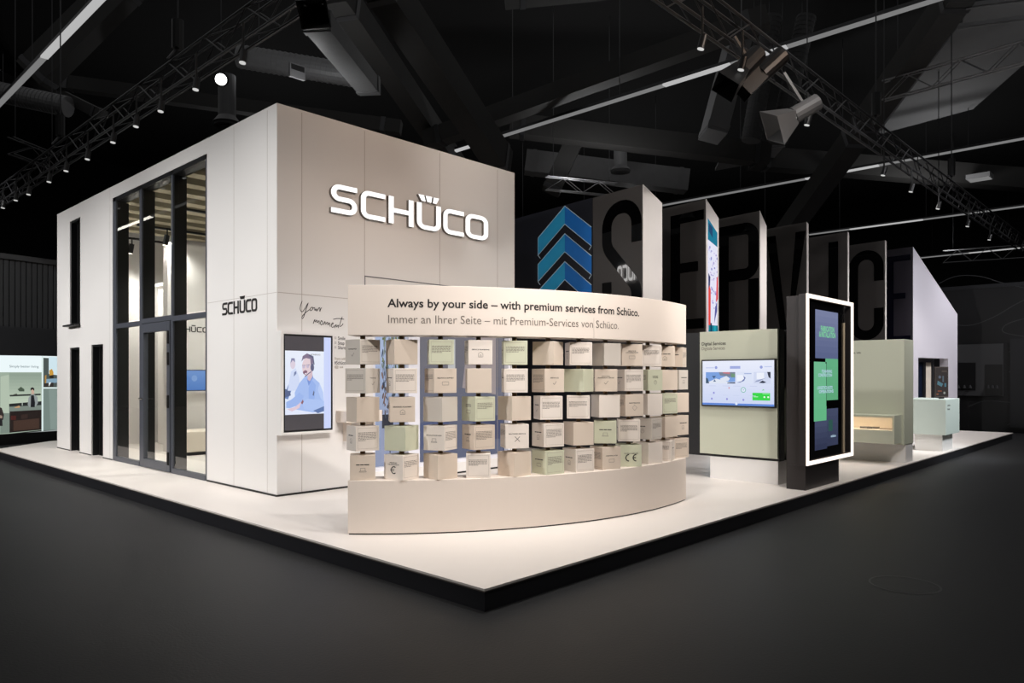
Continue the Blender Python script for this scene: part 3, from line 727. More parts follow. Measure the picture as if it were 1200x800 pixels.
for i, (x, y, w, ze) in enumerate(FIN):
    L = 5.2 if i == 0 else 2.6
    ff = fface(x, y)
    fi = thing('service_fin', (x+.02, y+.1, Z0), 'tall anthracite fin with slanted top carrying glossy black %s' % NEXTV[i], 'panel', 'service fins in a row')
    mb = MB()
    # body: five-sided block, slanted top
    q = [ff(0, 0, 0)[:2], ff(0, 0, -w)[:2], ff(L, 0, -w)[:2], ff(L, 0, 0)[:2]]
    tz = [4.57, ze, ze, 4.57]
    b0 = Z0
    mb.add([(a, b, b0) for a, b in q]+[(a, b, z) for (a, b), z in zip(q, tz)], [(0,3,2,1), (4,5,6,7), (1,2,6,5), (2,3,7,6), (3,0,4,7)])
    mb.build('fin_body', 'fin', fi)
    m2 = MB().add([(q[0][0], q[0][1], b0), (q[1][0], q[1][1], b0), (q[1][0], q[1][1], ze), (q[0][0], q[0][1], 4.57)], [(0,1,2,3)])
    # give the pale front board real thickness
    nx, ny = math.sin(SL)*.012, -math.cos(SL)*.012
    vs = m2.v+[(a+nx, b+ny, z) for a, b, z in m2.v]
    m3 = MB().add(vs, [(7,6,5,4)[::-1], (0,4,5,1)[::-1], (1,5,6,2)[::-1], (2,6,7,3)[::-1], (3,7,4,0)[::-1]])
    recalc(m3.build('front_board', 'finl', fi))
    fn = lambda a, b, d, ff=ff, ly=LY[i]: ff(ly-a, 2.34+b, d)
    recalc(letter_mb(FL[i], fn, .001, .006, w=LW[i], t=.215).build('letter', 'gloss', fi))
    if i == 0:
        recalc(MB().prism([(1.132, Z0), (L, Z0), (L, 4.57), (1.132, 4.57)], ff, .0005, .02).build('graphic_board', 'navy', fi))
        ch = MB(); ch2 = MB(); ol = MB()
        ap = 1.82; yl = 2.566; yr = 1.139
        def cf(a, b, d, ff=ff): return ff(a, b, .02+d)
        for k, zt in enumerate((4.555, 4.06, 3.56)):
            hh = .325; sl = .62
            zl = zt-sl*(yl-ap); zr = zt-.715*(ap-yr)
            ch.prism([(yl, zl), (ap, zt), (ap, zt-hh), (yl, zl-hh)], cf, .001, .003)
            ch2.prism([(ap, zt), (yr, zr), (yr, zr-hh), (ap, zt-hh)], cf, .001, .003)
            for pa in (((yl, zl), (ap, zt), (yr, zr)), ((yl, zl-hh), (ap, zt-hh), (yr, zr-hh)), ((yl, zl), (yl, zl-hh))):
                gl(ol, list(pa), cf, .012, .001, .003, .0045)
            g2 = .1
            gl(ol, [(yl, zl-hh), (yl-.07, zl-hh-.065)], cf, .012, .001, .003, .0045)
            gl(ol, [(yr, zr-hh), (yr+.06, zr-hh-.06)], cf, .012, .001, .003, .0045)
        recalc(ch.build('light_chevron', mat('cyan blue print', (38, 160, 208), .5), fi)); recalc(ch2.build('dark_chevron', mat('deep blue print', (14, 112, 196), .5), fi))
        recalc(ol.build('chevron_outline', mat('pale outline', (190, 205, 215), .5), fi))
    if i == 1:
        e1, e2 = .04, .31
        p = Pic(lambda a, b, d: (x+(e1+(e2-e1)*a)*math.cos(SL)+(.0135+d)*math.sin(SL), y+(e1+(e2-e1)*a)*math.sin(SL)-(.0135+d)*math.cos(SL), .4+(3.62+.0)*b))
        # slanted top edge
        p.poly([(0, 0), (1, 0), (1, 1.0), (0, 1.062)], (232, 232, 250))
        p.poly([(0, .96), (1, .93), (1, 1.0), (0, 1.062)], (20, 120, 150)); p.poly([(.1, 1.0), (.5, .97), (.5, 1.02), (.1, 1.04)], (30, 70, 110))
        rn = random.Random(5)
        for k in range(60): p.ell(rn.uniform(.06, .94), rn.uniform(.62, .93), rn.uniform(.03, .1), rn.uniform(.003, .008), rn.choice([(180, 170, 220), (206, 190, 232), (150, 150, 210), (210, 220, 250)]), 6)
        p.poly([(0, .64), (.12, .70), (.2, .78), (0, .80)], (40, 46, 100)); p.poly([(0, .52), (.22, .54), (.24, .72), (.1, .74), (0, .72)], (226, 66, 60)); p.poly([(.78, .66), (1, .68), (1, .79), (.86, .78)], (226, 80, 90)); p.poly([(.6, .56), (.9, .62), (.9, .66), (.7, .64)], (90, 90, 160))
        p.rect(0, 1, .40, .55, (20, 120, 140)); p.rect(.2, .35, .38, .56, (10, 60, 90)); p.rect(.55, .8, .40, .55, (30, 160, 180)); p.rect(0, 1, 0, .42, (120, 200, 236)); p.rect(.35, .5, 0, .42, (236, 244, 250))
        p.build('led_screen', 'scr', fi)
        # dark rear hall window band above mid bar
# last gable volume
gx, gy = 15.842, 1.673
SG = R_(-12); LG = 2.20
gb = thing('gable_house', (gx+1, gy, Z0), 'white gabled house front at the far right end of the platform', 'building')
ex, ey = gx+LG*math.cos(SG), gy+LG*math.sin(SG)
DPT = 3.0
def gfn(a, z, d): return (gx+a*math.cos(SG)-d*math.sin(SG), gy+a*math.sin(SG)+d*math.cos(SG), z)
# front with window opening
ops = (.24, 1.71, Z0, 1.95); w0, w1, wz0, wz1 = ops
zt = lambda a: 4.57-(4.57-3.08)*a/LG
mb = MB()
mb.prism([(0, wz1), (w0, wz1), (w1, wz1), (LG, wz1), (LG, zt(LG)), (0, 4.57)], lambda a, b, d: gfn(a, b, d), 0, .2)
mb.prism([(0, Z0), (w0, Z0), (w0, wz1), (0, wz1)], lambda a, b, d: gfn(a, b, d), 0, .2)
mb.prism([(w1, Z0), (LG, Z0), (LG, wz1), (w1, wz1)], lambda a, b, d: gfn(a, b, d), 0, .2)
recalc(mb.build('gable_wall', 'gable', gb))
mb = MB(); mb.add([gfn(0, Z0, .2), gfn(0, Z0, DPT), gfn(0, 4.57, DPT), gfn(0, 4.57, .2)], [(0,1,2,3)])
mb2 = MB()
g2 = fface(gx-.002, gy)
mb2.prism([g2(.003, 0, 0)[:2], g2(.003, 0, -.04)[:2], g2(DPT, 0, -.04)[:2], g2(DPT, 0, 0)[:2]], lambda a, b, d: (a, b, d), Z0, 4.57)
recalc(mb2.build('side_board', mat('dark violet board', (50, 46, 54), .45), gb))
mb = MB(); mb.prism([(.05, 4.50), (LG, zt(LG)-.04), (LG, zt(LG)), (.05, 4.55)], lambda a, b, d: gfn(a, b, d), .21, DPT); recalc(mb.build('roof_board', 'gable', gb))
fn = lambda a, b, d: g2(.614-a, 2.34+b, d)
recalc(letter_mb('E', fn, .001, .006, w=.58, t=.17).build('letter', mat('gloss navy letter', (14, 14, 26), .12), gb))
mb = MB().prism([(w0, Z0), (w1, Z0), (w1, wz1), (w0, wz1)], gfn, 1.2, 1.22); mb.build('inner_back', 'sage', gb)
wf = thing('show_window', gfn(.9, Z0, .2), 'dark framed window set in the white gable front', 'window')
mb = MB()
for q in ((w0, w0+.05, Z0+.05, wz1), (w0+.66, w0+.78, Z0+.05, wz1), (w0+1.1, w0+1.18, Z0+.05, wz1), ): mb.prism([(q[0], q[2]), (q[1], q[2]), (q[1], q[3]), (q[0], q[3])], gfn, .2, .28)
mb.prism([(w0, wz1-.1), (w0+1.18, wz1-.1), (w0+1.18, wz1), (w0, wz1)], gfn, .195, .28)
mb.prism([(w0, Z0), (w0+1.18, Z0), (w0+1.18, Z0+.14), (w0, Z0+.14)], gfn, .195, .28)
recalc(mb.build('window_frame', 'blkm', wf))
MB().prism([(w0+.05, .95), (w0+.66, .95), (w0+.66, wz1-.1), (w0+.05, wz1-.1)], gfn, .23, .24).build('dark_pane', mat('dark blue glass', (26, 34, 52), .1), wf)
MB().prism([(w0+.05, Z0+.14), (w0+.66, Z0+.14), (w0+.66, .93), (w0+.05, .93)], gfn, .23, .24).build('lower_panel', 'sage', wf)
MB().prism([(w0+.78, Z0+.14), (w0+1.1, Z0+.14), (w0+1.1, wz1-.1), (w0+.78, wz1-.1)], gfn, .23, .24).build('cream_panel', 'sofa', wf)

# ================================================================== DIGITAL SERVICES COUNTER
dc = thing('digital_services_stand', (5.8, 1.1, Z0), 'sage green display stand with wide monitor on a white plinth', 'display stand')
GX = 5.608
MB().box(GX, GX+.045, .526, 1.594, .475, 2.095).build('front_board', 'sage', dc, bevel=.003)
MB().box(GX+.05, GX+.20, .52, 2.1, .44, 2.09).build('back_body', 'blk', dc)
MB().box(GX+.26, GX+.36, .52, 2.1, .44, 2.09).build('rear_body', 'blk', dc)
MB().box(GX+.2, GX+.26, .56, 2.06, .44, 2.05).build('core', 'blk', dc)
MB().box(GX+.212, GX+.25, .55, .559, .52, 1.35).build('light_strip', emat('soft strip', (236, 232, 200), .8), dc)
MB().box(GX+.03, GX+.40, .53, 1.456, Z0, .44).build('plinth', 'white', dc)
p = MB()
fX = lambda a, z: (GX-.0012, a, z)
mb = MB(); put_text(mb, 'Digital Services', fX, pxY(822.5, GX), pxY(850.5, GX), 1.915, h=.045, bold=.015); mb.build('title_text', 'ink', dc)
mb = MB(); put_text(mb, 'Digitale Services', fX, pxY(822.5, GX), pxY(849.5, GX), 1.852, h=.045); mb.build('subtitle_text', 'ink2', dc)
dm = thing('dashboard_monitor', (GX-.02, 1.03, 1.11), 'wide monitor showing a pale blue dashboard on the sage green stand', 'monitor')
MB().box(GX-.045, GX-.001, .53, 1.545, 1.108, 1.722).build('bezel', 'blk', dm, bevel=.003)
p = Pic(lambda a, b, d: (GX-.0455-d, 1.527-a*.98, 1.127+b*.577))
p.grad(0, 1, 0, 1, (206, 216, 246), (236, 240, 255)); p.grad(0, 1, 0, .045, (110, 150, 226), (80, 124, 214), 4)
p.ell(.49, .04, .018, .03, (226, 236, 255))
p.rect(.40, .545, .82, .88, (160, 172, 226)); p.ell(.2, .85, .02, .034, (150, 162, 222)); p.ell(.83, .85, .02, .034, (150, 162, 222)); p.rect(.05, .17, .835, .855, (196, 206, 240)); p.rect(.87, .97, .85, .87, (196, 206, 240))
p.rect(.05, .475, .49, .745, (120, 160, 224)); p.poly([(.05, .49), (.475, .49), (.475, .53), (.40, .52), (.3, .56), (.2, .60), (.1, .53), (.05, .60)], (226, 232, 246))
p.poly([(.05, .49), (.10, .49), (.08, .6), (.05, .62)], (56, 84, 110)); p.poly([(.14, .66), (.2, .66), (.17, .60)], (60, 90, 130)); p.poly([(.16, .53), (.2, .53), (.18, .58)], (70, 100, 140)); p.poly([(.24, .745), (.26, .67), (.475, .62), (.475, .745)], (120, 130, 150)); p.poly([(.30, .72), (.40, .70), (.40, .745), (.3, .745)], (196, 120, 130)); p.poly([(.26, .6), (.35, .66), (.40, .60), (.38, .55), (.27, .53)], (226, 232, 246)); p.poly([(.36, .49), (.475, .49), (.475, .52), (.37, .51)], (60, 76, 104)); p.poly([(.42, .62), (.475, .64), (.475, .70), (.42, .72)], (110, 150, 120))
p.rect(.495, .71, .49, .745, (222, 230, 250)); p.poly([(.50, .68), (.58, .68), (.6, .6), (.58, .54), (.5, .54)], (240, 244, 255)); p.poly([(.495, .51), (.56, .54), (.6, .6), (.59, .66), (.62, .62), (.6, .55), (.54, .51)], (110, 124, 176)); p.rect(.6, .7, .7, .72, (160, 176, 220))
p.rect(.73, .955, .49, .745, (212, 220, 244)); p.rect(.77, .87, .59, .73, (240, 244, 255)); p.poly([(.91, .745), (.955, .745), (.955, .6), (.93, .63)], (44, 50, 70)); p.poly([(.80, .51), (.85, .56), (.90, .52), (.86, .50)], (50, 56, 80)); p.poly([(.74, .52), (.77, .56), (.9, .62), (.8, .54)], (150, 160, 196))
for a, b in ((.17, .275), (.14, .14), (.36, .14), (.59, .13)): p.ell(a, b, .014, .025, (150, 150, 220))
p.ell(.39, .39, .01, .018, (214, 140, 150)); p.ell(.59, .35, .036, .062, (120, 190, 176)); p.ell(.59, .35, .027, .047, (226, 234, 250)); p.ell(.59, .35, .006, .01, (120, 140, 190))
p.rect(.715, .95, .125, .29, (50, 216, 70)); p.rect(.73, .79, .195, .21, (190, 250, 200)); p.ell(.875, .2, .012, .02, (240, 255, 240)); p.ell(.925, .2, .012, .02, (240, 255, 240)); p.rect(.85, .94, .265, .275, (190, 250, 200)); p.poly([(.84, .34), (.86, .37), (.88, .35)], (120, 210, 140))
for a in (.1, .3, .45, .68): p.rect(a, a+.1, .43, .44, (196, 204, 236)); p.rect(a, a+.08, .22, .228, (200, 208, 238))
p.build('screen', 'scr', dm)

# ================================================================== TOTEM
tt = thing('fabrication_totem', (5.9, .2, Z0), 'dark upright totem with glowing white rectangular light frame and touch screen', 'display totem')
MB().box(5.412, 6.50, .10, .33, Z0, .44).build('foot', 'totem', tt)
MB().box(5.412, 6.60, .12, .33, .44, 2.465).build('body', 'totem', tt, bevel=.003)
fx0, fx1, fz0, fz1 = 5.362, 6.93, .45, 2.478
mb = MB(); q = .055
mb.box(fx0, fx0+q, .075, .16, fz0, fz1); mb.box(fx1-q, fx1, .075, .16, fz0, fz1); mb.box(fx0+q, fx1-q, .075, .16, fz0, fz0+q); mb.box(fx0+q, fx1-q, .075, .16, fz1-q, fz1)
mb.build('frame_housing', 'totem', tt)
mb = MB(); q0, q1 = .0, .062
mb.box(fx0, fx0+q1, .062, .0745, fz0, fz1); mb.box(fx1-q1, fx1, .062, .0745, fz0, fz1); mb.box(fx0+q1, fx1-q1, .062, .0745, fz0, fz0+.045); mb.box(fx0+q1, fx1-q1, .062, .0745, fz1-.045, fz1)
mb.build('light_frame', 'led', tt)
MB().box(fx0+.06, 6.70, .105, .119, fz0+.056, fz1-.056).build('screen_glass', mat('black screen glass', (8, 8, 10), .12), tt)
MB().box(6.66, 6.69, .09, .104, fz0+.056, 2.2).build('glass_reflection', mat('painted glass reflection', (210, 190, 160), .4), tt)  # pale strip painted in as the bright reflection in the glass
p = Pic(lambda a, b, d: (5.62+a*.86, .1045-d, .60+b*1.77))
p.grad(.12, 1.0, .635, .97, (88, 98, 136), (122, 130, 164), 8)
p.grad(.50, 1.0, .34, .635, (92, 168, 122), (98, 176, 132), 5); p.grad(.07, .54, .20, .61, (98, 182, 132), (112, 186, 146), 5)
p.rect(.53, .545, .30, .61, (20, 40, 34)); p.rect(.5, .53, .60, .61, (20, 40, 34))
p.grad(.54, 1.0, .015, .28, (50, 56, 82), (66, 74, 102), 5); p.grad(.10, .56, 0, .20, (44, 50, 76), (70, 78, 106), 5); p.rect(.62, .78, .12, .2, (44, 84, 78))
p.build('screen', 'scr', tt)
mg = emat('mint screen letters', (130, 214, 160), .9); mw = emat('pale screen letters', (190, 220, 240), .8)
def ft(a, z): return (5.62+a*.86, .098, .60+z*1.77)
mb = MB(); put_text(mb, 'FABRICATION', ft, .31, .83, .825, h=.038, bold=.03); put_text(mb, '& INSTALLATION', ft, .25, .88, .785, h=.038, bold=.03); mb.build('screen_title', mg, tt)
for q in (('PLANNING', .36, .74, .535, .022), ('CONSTRUCTION', .22, .74, .508, .022), ('LOGISTICS & SITE', .18, .76, .42, .022), ('OPERATIONS', .24, .8, .393, .022), ('schüco', .70, .90, .075, .018)):
    put_text(MB(), q[0], ft, q[1], q[2], q[3], h=q[4], bold=.03).build('screen_text', mw, tt)

# ================================================================== JOBS STAND with lit niche
jb = thing('jobs_stand', (9.3, .5, Z0), 'tall sage panel with lit display niche box right behind the totem', 'display stand')
JX = 9.15
MB().box(JX, JX+.50, .05, 1.6, .44, 2.08).build('tall_panel', 'sage', jb, bevel=.003)
MB().box(JX+.12, JX+.5, .06, 1.5, Z0, .44).build('plinth', 'white', jb)
mb = MB(); bx0 = 8.78; y0, y1, z0, z1 = .085, 1.55, .47, .905
mb.box(bx0, JX-.001, y0, y1, z0, .675); mb.box(bx0, JX-.001, y0, y1, .89, z1); mb.box(bx0, JX-.001, y0, y0+.03, .675, .89); mb.box(bx0, JX-.001, y1-.03, y1, .675, .89)
mb.build('niche_box', 'sage', jb)
MB().box(JX-.35, JX-.002, y0+.031, y1-.031, .676, .68).build('niche_floor', 'finl', jb)
MB().box(JX-.006, JX-.002, y0+.031, y1-.031, .681, .889).build('niche_back', 'finl', jb)
MB().box(bx0, bx0+.012, y0+.031, y1-.031, .872, .8895).build('lip', 'sage', jb)
MB().box(bx0+.02, bx0+.04, y0+.05, y1-.05, .880, .888).build('light_strip', emat('warm niche light', (255, 226, 186), 26), jb)
mb = MB(); put_text(mb, 'Jobs, info', lambda a, z: (JX-.0012, a, z), pxY(996, JX), pxY(1009, JX), 1.87, h=.03, bold=.02); mb.build('title_text', 'ink', jb)
sm = thing('profile_sample', (9.0, .5, .68), 'small grey profile sample lying in the lit niche', 'sample')
mb = MB(); mb.tube((8.9, .62, .70), (9.0, .36, .70), .016, 8); mb.box(8.92, 8.98, .44, .52, .6805, .715); mb.build('profile', 'duct', sm)
MB().bar((8.94, .34, .69), (8.98, .15, .69), .012, .012).build('rod', 'ink2', sm)

# ================================================================== MINT CUBE COUNTER + tablet
def rcube(x, y, s, z0, z1, ang, m, name, parent, sy=None):
    sy = sy or s
    c_, s_ = math.cos(ang), math.sin(ang)
    mb = MB(); q = [(0, 0), (s, 0), (s, sy), (0, sy)]
    mb.prism([(x+a*c_-b*s_, y+a*s_+b*c_) for a, b in q], lambda a, b, d: (a, b, d), z0, z1)
    return recalc(mb.build(name, m, parent, bevel=.004))
mc = thing('mint_counter', (12.2, .4, Z0), 'pale mint cube counter on a white plinth near the platform edge', 'counter')
rcube(11.55, .02, 1.0, .45, 1.09, 0, 'mint', 'counter_box', mc, .72)
rcube(11.62, .09, .72, Z0, .45, 0, 'white', 'plinth', mc, .45)
mb = MB(); fY = lambda a, z: (a, .0188, z)
put_text(mb, 'Jobs', fY, 11.66, 11.85, .97, h=.028, bold=.02); put_text(mb, 'Info', fY, 11.66, 11.83, .90, h=.028, bold=.02); mb.build('counter_text', 'ink', mc)
tb = thing('info_screen', (12.1, .3, 1.09), 'small upright screen with coloured marks standing behind the mint counter', 'screen')
v0 = at(1096, 467, 13.45); v1 = at(1111.5, 467, 13.45)
dirv = (v1-v0); dirv.z = 0; L_ = dirv.length; dirv.normalize(); nv = Vector((dirv.y, -dirv.x, 0))
def tf(a, b, d): v = v0+dirv*a*L_-nv*(.03-d)+Vector((0, 0, 0)); return (v.x, v.y, 1.12+b*.56)
mb = MB().prism([(0, 0), (1, 0), (1, 1), (0, 1)], tf, 0, .025); recalc(mb.build('housing', mat('brown grey screen', (74, 66, 62), .3), tb))
mb = MB().prism([(.3, -.055), (.7, -.055), (.7, 0), (.3, 0)], tf, .005, .02); recalc(mb.build('foot', 'blk', tb))
p = Pic(lambda a, b, d: tf(a, b, .0255+d)); p.rect(.04, .96, .03, .97, (74, 66, 64)); p.poly([(.15, .42), (.5, .34), (.6, .44), (.2, .54)], (110, 160, 176)); p.rect(.7, .84, .34, .46, (96, 150, 170)); p.ell(.35, .66, .1, .05, (120, 130, 150)); p.rect(.55, .66, .5, .7, (108, 126, 140)); p.ell(.7, .14, .08, .04, (200, 206, 196)); p.rect(.2, .5, .18, .22, (170, 100, 70)); p.rect(.1, .25, .08, .12, (190, 120, 80)); p.rect(.5, .9, .82, .88, (104, 92, 84))
p.build('picture', pmat('matt print', .45), tb)

# ================================================================== NEIGHBOUR STAND (left, behind)
nb = thing('neighbour_stand', (1, 15.8, 0), 'neighbouring stand with backlit kitchen picture wall beyond the pavilion', 'exhibition stand')
q0 = Vector((.651, 15.694)); q1 = Vector((1.778, 15.958)); du = (q1-q0).normalized(); lw = (q1-q0).length
nn = Vector((du.y, -du.x))
def nf(a, b, d): v = q0+du*a*lw+nn*d; return (v.x, v.y, b)
MB().prism([(-.3, 0), (6, 0), (6, .24), (-.3, .24)], nf, -1.5, 0).build('base', 'blk', nb)
MB().prism([(-.3, 1.97), (6, 1.97), (6, 2.6), (-.3, 2.6)], nf, -1.5, 0).build('fascia', 'dgrey', nb)
MB().prism([(-.3, .25), (6, .25), (6, 1.96), (-.3, 1.96)], nf, -1.5, -.06).build('light_box', 'blk', nb)
mb = MB()
a = -.3
while a < 6:
    mb.prism([(a, 2.61), (a+.08, 2.61), (a+.08, 4.2), (a, 4.2)], nf, -1.0, -.9); mb.prism([(a+.08, 2.61), (a+.105, 2.61), (a+.105, 4.2), (a+.08, 4.2)], nf, -1.0, -.94); a += .105
recalc(mb.build('corrugated_cladding', 'grey', nb))
MB().prism([(-.3, 4.2), (6, 4.2), (6, 4.32), (-.3, 4.32)], nf, -1.0, -.85).build('top_rail', 'grey', nb)
K = 1/67.0
def kf(a, b, d): # a: picture px 0..67, b: metres
    return nf(a*K, b, -.059+d)
p = Pic(lambda a, b, d: nf(a*K, b, -.058+d))
yz = lambda px, y: 1.5+(HY-y)*(15.9+px*K*1.0)/FPX
def P_(pts, c): p.poly([(a, yz(a, b)) for a, b in pts], c)
P_([(-14, 416), (75, 417), (75, 436), (-14, 436)], (236, 248, 250))
P_([(-14, 436), (51, 436), (51, 504), (-14, 511)], (156, 172, 156)); 
p.grad(12, 51, yz(30, 475), yz(30, 437), (190, 204, 184), (140, 156, 142), 10)
P_([(-14, 436), (0, 436), (0, 509), (-14, 510)], (120, 136, 126))
P_([(0, 440), (1.5, 440), (1.5, 508), (0, 508)], (92, 96, 92)); P_([(2, 441), (12, 439), (12, 484), (2, 484)], (176, 190, 172)); P_([(2, 484), (14, 484), (14, 507), (2, 508)], (120, 134, 124))
P_([(12.5, 462.6), (50, 461), (50, 463), (13, 464.5)], (46, 50, 48)); P_([(22, 456), (26, 453), (30, 456), (30, 458.5), (24, 458.5)], (70, 84, 70)); P_([(17, 462), (21, 461), (22, 463), (18, 463.5)], (60, 60, 56))
P_([(12, 473), (51, 470), (51, 477), (12, 478)], (38, 42, 42)); P_([(12, 476.5), (51, 474.5), (51, 480), (12, 482)], (120, 132, 124))
P_([(12.5, 482), (51, 480), (51, 503.5), (12.5, 507)], (34, 26, 24)); P_([(17, 493), (48, 490), (48, 502), (17, 505)], (66, 48, 40)); P_([(14, 487), (20, 487), (20, 492), (14, 492)], (70, 30, 26)); P_([(26, 486), (34, 485), (34, 490), (26, 491)], (52, 38, 34))
P_([(18, 477), (24, 475), (25, 477.5), (19, 478)], (190, 150, 110)); P_([(27, 470), (27.8, 470), (28, 475), (27, 475)], (180, 190, 180)); 
P_([(34, 474), (35, 466), (38, 462), (42, 462), (46, 465), (46.5, 472), (44, 476), (36, 477)], (142, 150, 150)); P_([(38, 463), (41.5, 463), (43, 472), (42.5, 477), (37.5, 477)], (26, 28, 32))
P_([(38, 455), (41.5, 455), (42, 461.5), (38.5, 462)], (196, 168, 150)); P_([(37.3, 457.5), (37.6, 454.5), (40, 453.6), (42, 455), (42, 458), (40, 456)], (34, 30, 30))
P_([(0, 482), (1, 477), (3.5, 478), (6, 486), (5, 492), (0, 492)], (48, 42, 40)); P_([(0, 490), (4, 491), (4.5, 499), (0, 499)], (30, 30, 32)); P_([(0, 486), (4, 487), (4, 490), (0, 490)], (150, 130, 116))
P_([(51, 417), (53.2, 417), (53.2, 505), (51, 505)], (220, 236, 234)); P_([(53.2, 419), (75, 420), (75, 453), (53.2, 453)], (74, 84, 82)); P_([(60, 418), (75, 418), (75, 440), (60, 438)], (206, 228, 236))
P_([(60.5, 434), (64, 432), (66, 436), (66, 440), (61, 440)], (200, 150, 60)); P_([(61, 440), (66, 439), (66, 443), (61, 443)], (40, 36, 30)); P_([(56, 444), (75, 443), (75, 448), (56, 449)], (130, 160, 180)); P_([(55, 440), (57, 439), (57, 448), (55, 450)], (170, 130, 70)); P_([(54, 449), (66, 448), (66, 454), (54, 454)], (50, 44, 42)); P_([(60, 448), (63, 448), (60, 453)], (230, 236, 236))
P_([(51, 453.5), (75, 453.5), (75, 455.5), (51, 455.5)], (212, 228, 226)); P_([(53.2, 456), (75, 456), (75, 503), (53.2, 504.5)], (116, 132, 126)); P_([(60, 456), (75, 456), (75, 503), (62, 503)], (130, 146, 140)); P_([(-14, 512), (0, 510), (75, 503), (75, 505), (0, 512), (-14, 514)], (150, 156, 156))
p.build('backlit_picture', 'kit', nb)
mb = MB(); put_text(mb, 'Simply better living', lambda a, z: nf(a*K, z, -.04), 12, 47, yz(30, 430.5), h=.055); mb.build('headline_text', mat('pale blue lettering', (120, 160, 176), .6), nb)

# ================================================================== RIGHT BACK WALL
rw = thing('dark_neighbour_wall', (20, 1, 0), 'dark printed wall of the neighbouring stand at the far right', 'wall panel')
WXR = 20.0
MB().box(WXR, WXR+.2, -12, 3.2, 0, 3.9).build('wall_board', 'rwall', rw)
MB().box(WXR-.01, WXR+.05, -12, 3.2, 3.9, 4.0).build('top_rail', 'dgrey', rw)
def rY(px): return pxY(px, WXR)
def rZ(px, py): return 1.5+(HY-py)*((WXR-CAM.x)*UY+(rY(px)-CAM.y)*UX)/FPX
def rline(pts, w=.02):
    P = [(rY(a), rZ(a, b)) for a, b in pts]
    for _ in range(3):
        Q = [P[0]]
        for a, b in zip(P, P[1:]): Q += [(a[0]*.75+b[0]*.25, a[1]*.75+b[1]*.25), (a[0]*.25+b[0]*.75, a[1]*.25+b[1]*.75)]
        P = Q+[P[-1]]
    L, Rr = [], []
    for i, q in enumerate(P):
        d = (Vector(P[min(i+1, len(P)-1)])-Vector(P[max(i-1, 0)])).normalized(); L.append((q[0]-d.y*w/2, q[1]+d.x*w/2)); Rr.append((q[0]+d.y*w/2, q[1]-d.x*w/2))
    return L, Rr
mb = MB()
for pts in ([(1095, 335), (1120, 322), (1150, 323), (1175, 332), (1215, 340)], [(1110, 378), (1135, 383), (1165, 372), (1190, 356), (1215, 345)], [(1215, 370), (1180, 378), (1172, 388), (1185, 392), (1215, 396)], [(1135, 476), (1155, 468), (1185, 472), (1215, 470)], [(1180, 498), (1215, 480)], [(1182, 436), (1215, 420)], [(1182, 412), (1215, 408)]):
    L, Rr = rline(pts); mb.strip(L, Rr, lambda a, b, d: (WXR-d, a, b), .001, .003)
recalc(mb.build('curved_line', 'rline', rw))
def rq(px0, px1, y0, y1, d0, d1, m, nm, par):
    MB().box(WXR-d1, WXR-d0, rY(px1), rY(px0), rZ(px1, y1), rZ(px0, y0)).build(nm, m, par)
def rsw(px0, px1, py0, py1, lab):
    return
ds = thing('white_display_unit', (19.9, 1.0, 0.9), 'dim white display unit with dark screens on the far right wall', 'display unit')
rq(1115, 1176, 404, 464, .004, .06, 'rframe', 'unit_board', ds)
rq(1118, 1144, 425, 457, .061, .07, 'blk', 'dark_screen', ds)
rq(1155, 1175.5, 427, 463, .061, .07, 'blk', 'dark_screen', ds)
for k, px in enumerate((1124, 1131, 1138, 1159, 1164, 1169)):
    v = (WXR-.11, rY(px), rZ(px, 453))
    MB().tube((v[0], v[1], v[2]-.04), (v[0], v[1], v[2]+.05), .045, 8, .02).build('exhibit', 'grey', ds)
ds2 = thing('grey_door_panel', (19.9, .2, 0.3), 'dim grey panel beside the display unit at the right image edge', 'panel')
MB().box(WXR-.05, WXR-.004, rY(1206), rY(1184), .15, 2.5).build('door_leaf', 'dgrey', ds2)
MB().box(WXR-.08, WXR-.05, rY(1204), rY(1202), 1.2, 1.4).build('handle', 'chrome', ds2)

# ================================================================== RIGGING
KR = .867
def rig(p): p = Vector(p); return CAM+(p-CAM)*KR
def truss(name, p, q, size, lab, m, group=None, pitch=.5, wid=.14):
    p = Vector(p); q = Vector(q); d = q-p; L = d.length; d.normalize(); s = Vector((0,0,1)).cross(d).normalized()*min(size/2, wid/2); u = Vector((0,0,size))
    t = thing(name, p, lab, 'truss', group)
    ch = [(-s, 0), (s, 0), (-s, 1), (s, 1)]
    for o_, k in ch: MB().tube(p+o_+u*k, q+o_+u*k, .018, 8).build('chord', m, t)
    mb = MB(); n = max(2, int(L/pitch)); r = .009
    for sd in (-s, s):
        for k in range(n):
            a = p+d*(L*k/n)+sd; b = p+d*(L*(k+1)/n)+sd
            if k % 2: mb.tube(a+u, b, r, 5, cap=False)
            else: mb.tube(a, b+u, r, 5, cap=False)
    for k in range(0, n, 2):
        a = p+d*(L*k/n); b = p+d*(L*(k+1)/n); mb.tube(a-s, b+s, r, 5, cap=False); mb.tube(a-s+u, b+s+u, r, 5, cap=False)
    mb.build('bracing', m, t)
    for k in ((.1, .9) if L < 15 else ()):
        c_ = p+d*L*k+u; MB().tube(c_, (c_.x, c_.y, 11.5), .008, 5).build('wire', 'truss', t)
    return t
TL = rig((1.05, 0, 5.6)); TR = rig((0, .95, 5.6)); TZ = TL.z
truss('lighting_truss', (TL.x, -2.5, TZ), (TL.x, 17.5, TZ), .33, 'long dark lighting truss running over the left side of the platform', 'truss')
truss('lighting_truss', (TL.x+.4, TR.y, TZ), (23, TR.y, TZ), .33, 'long dark lighting truss running over the right front edge of the platform', 'truss')
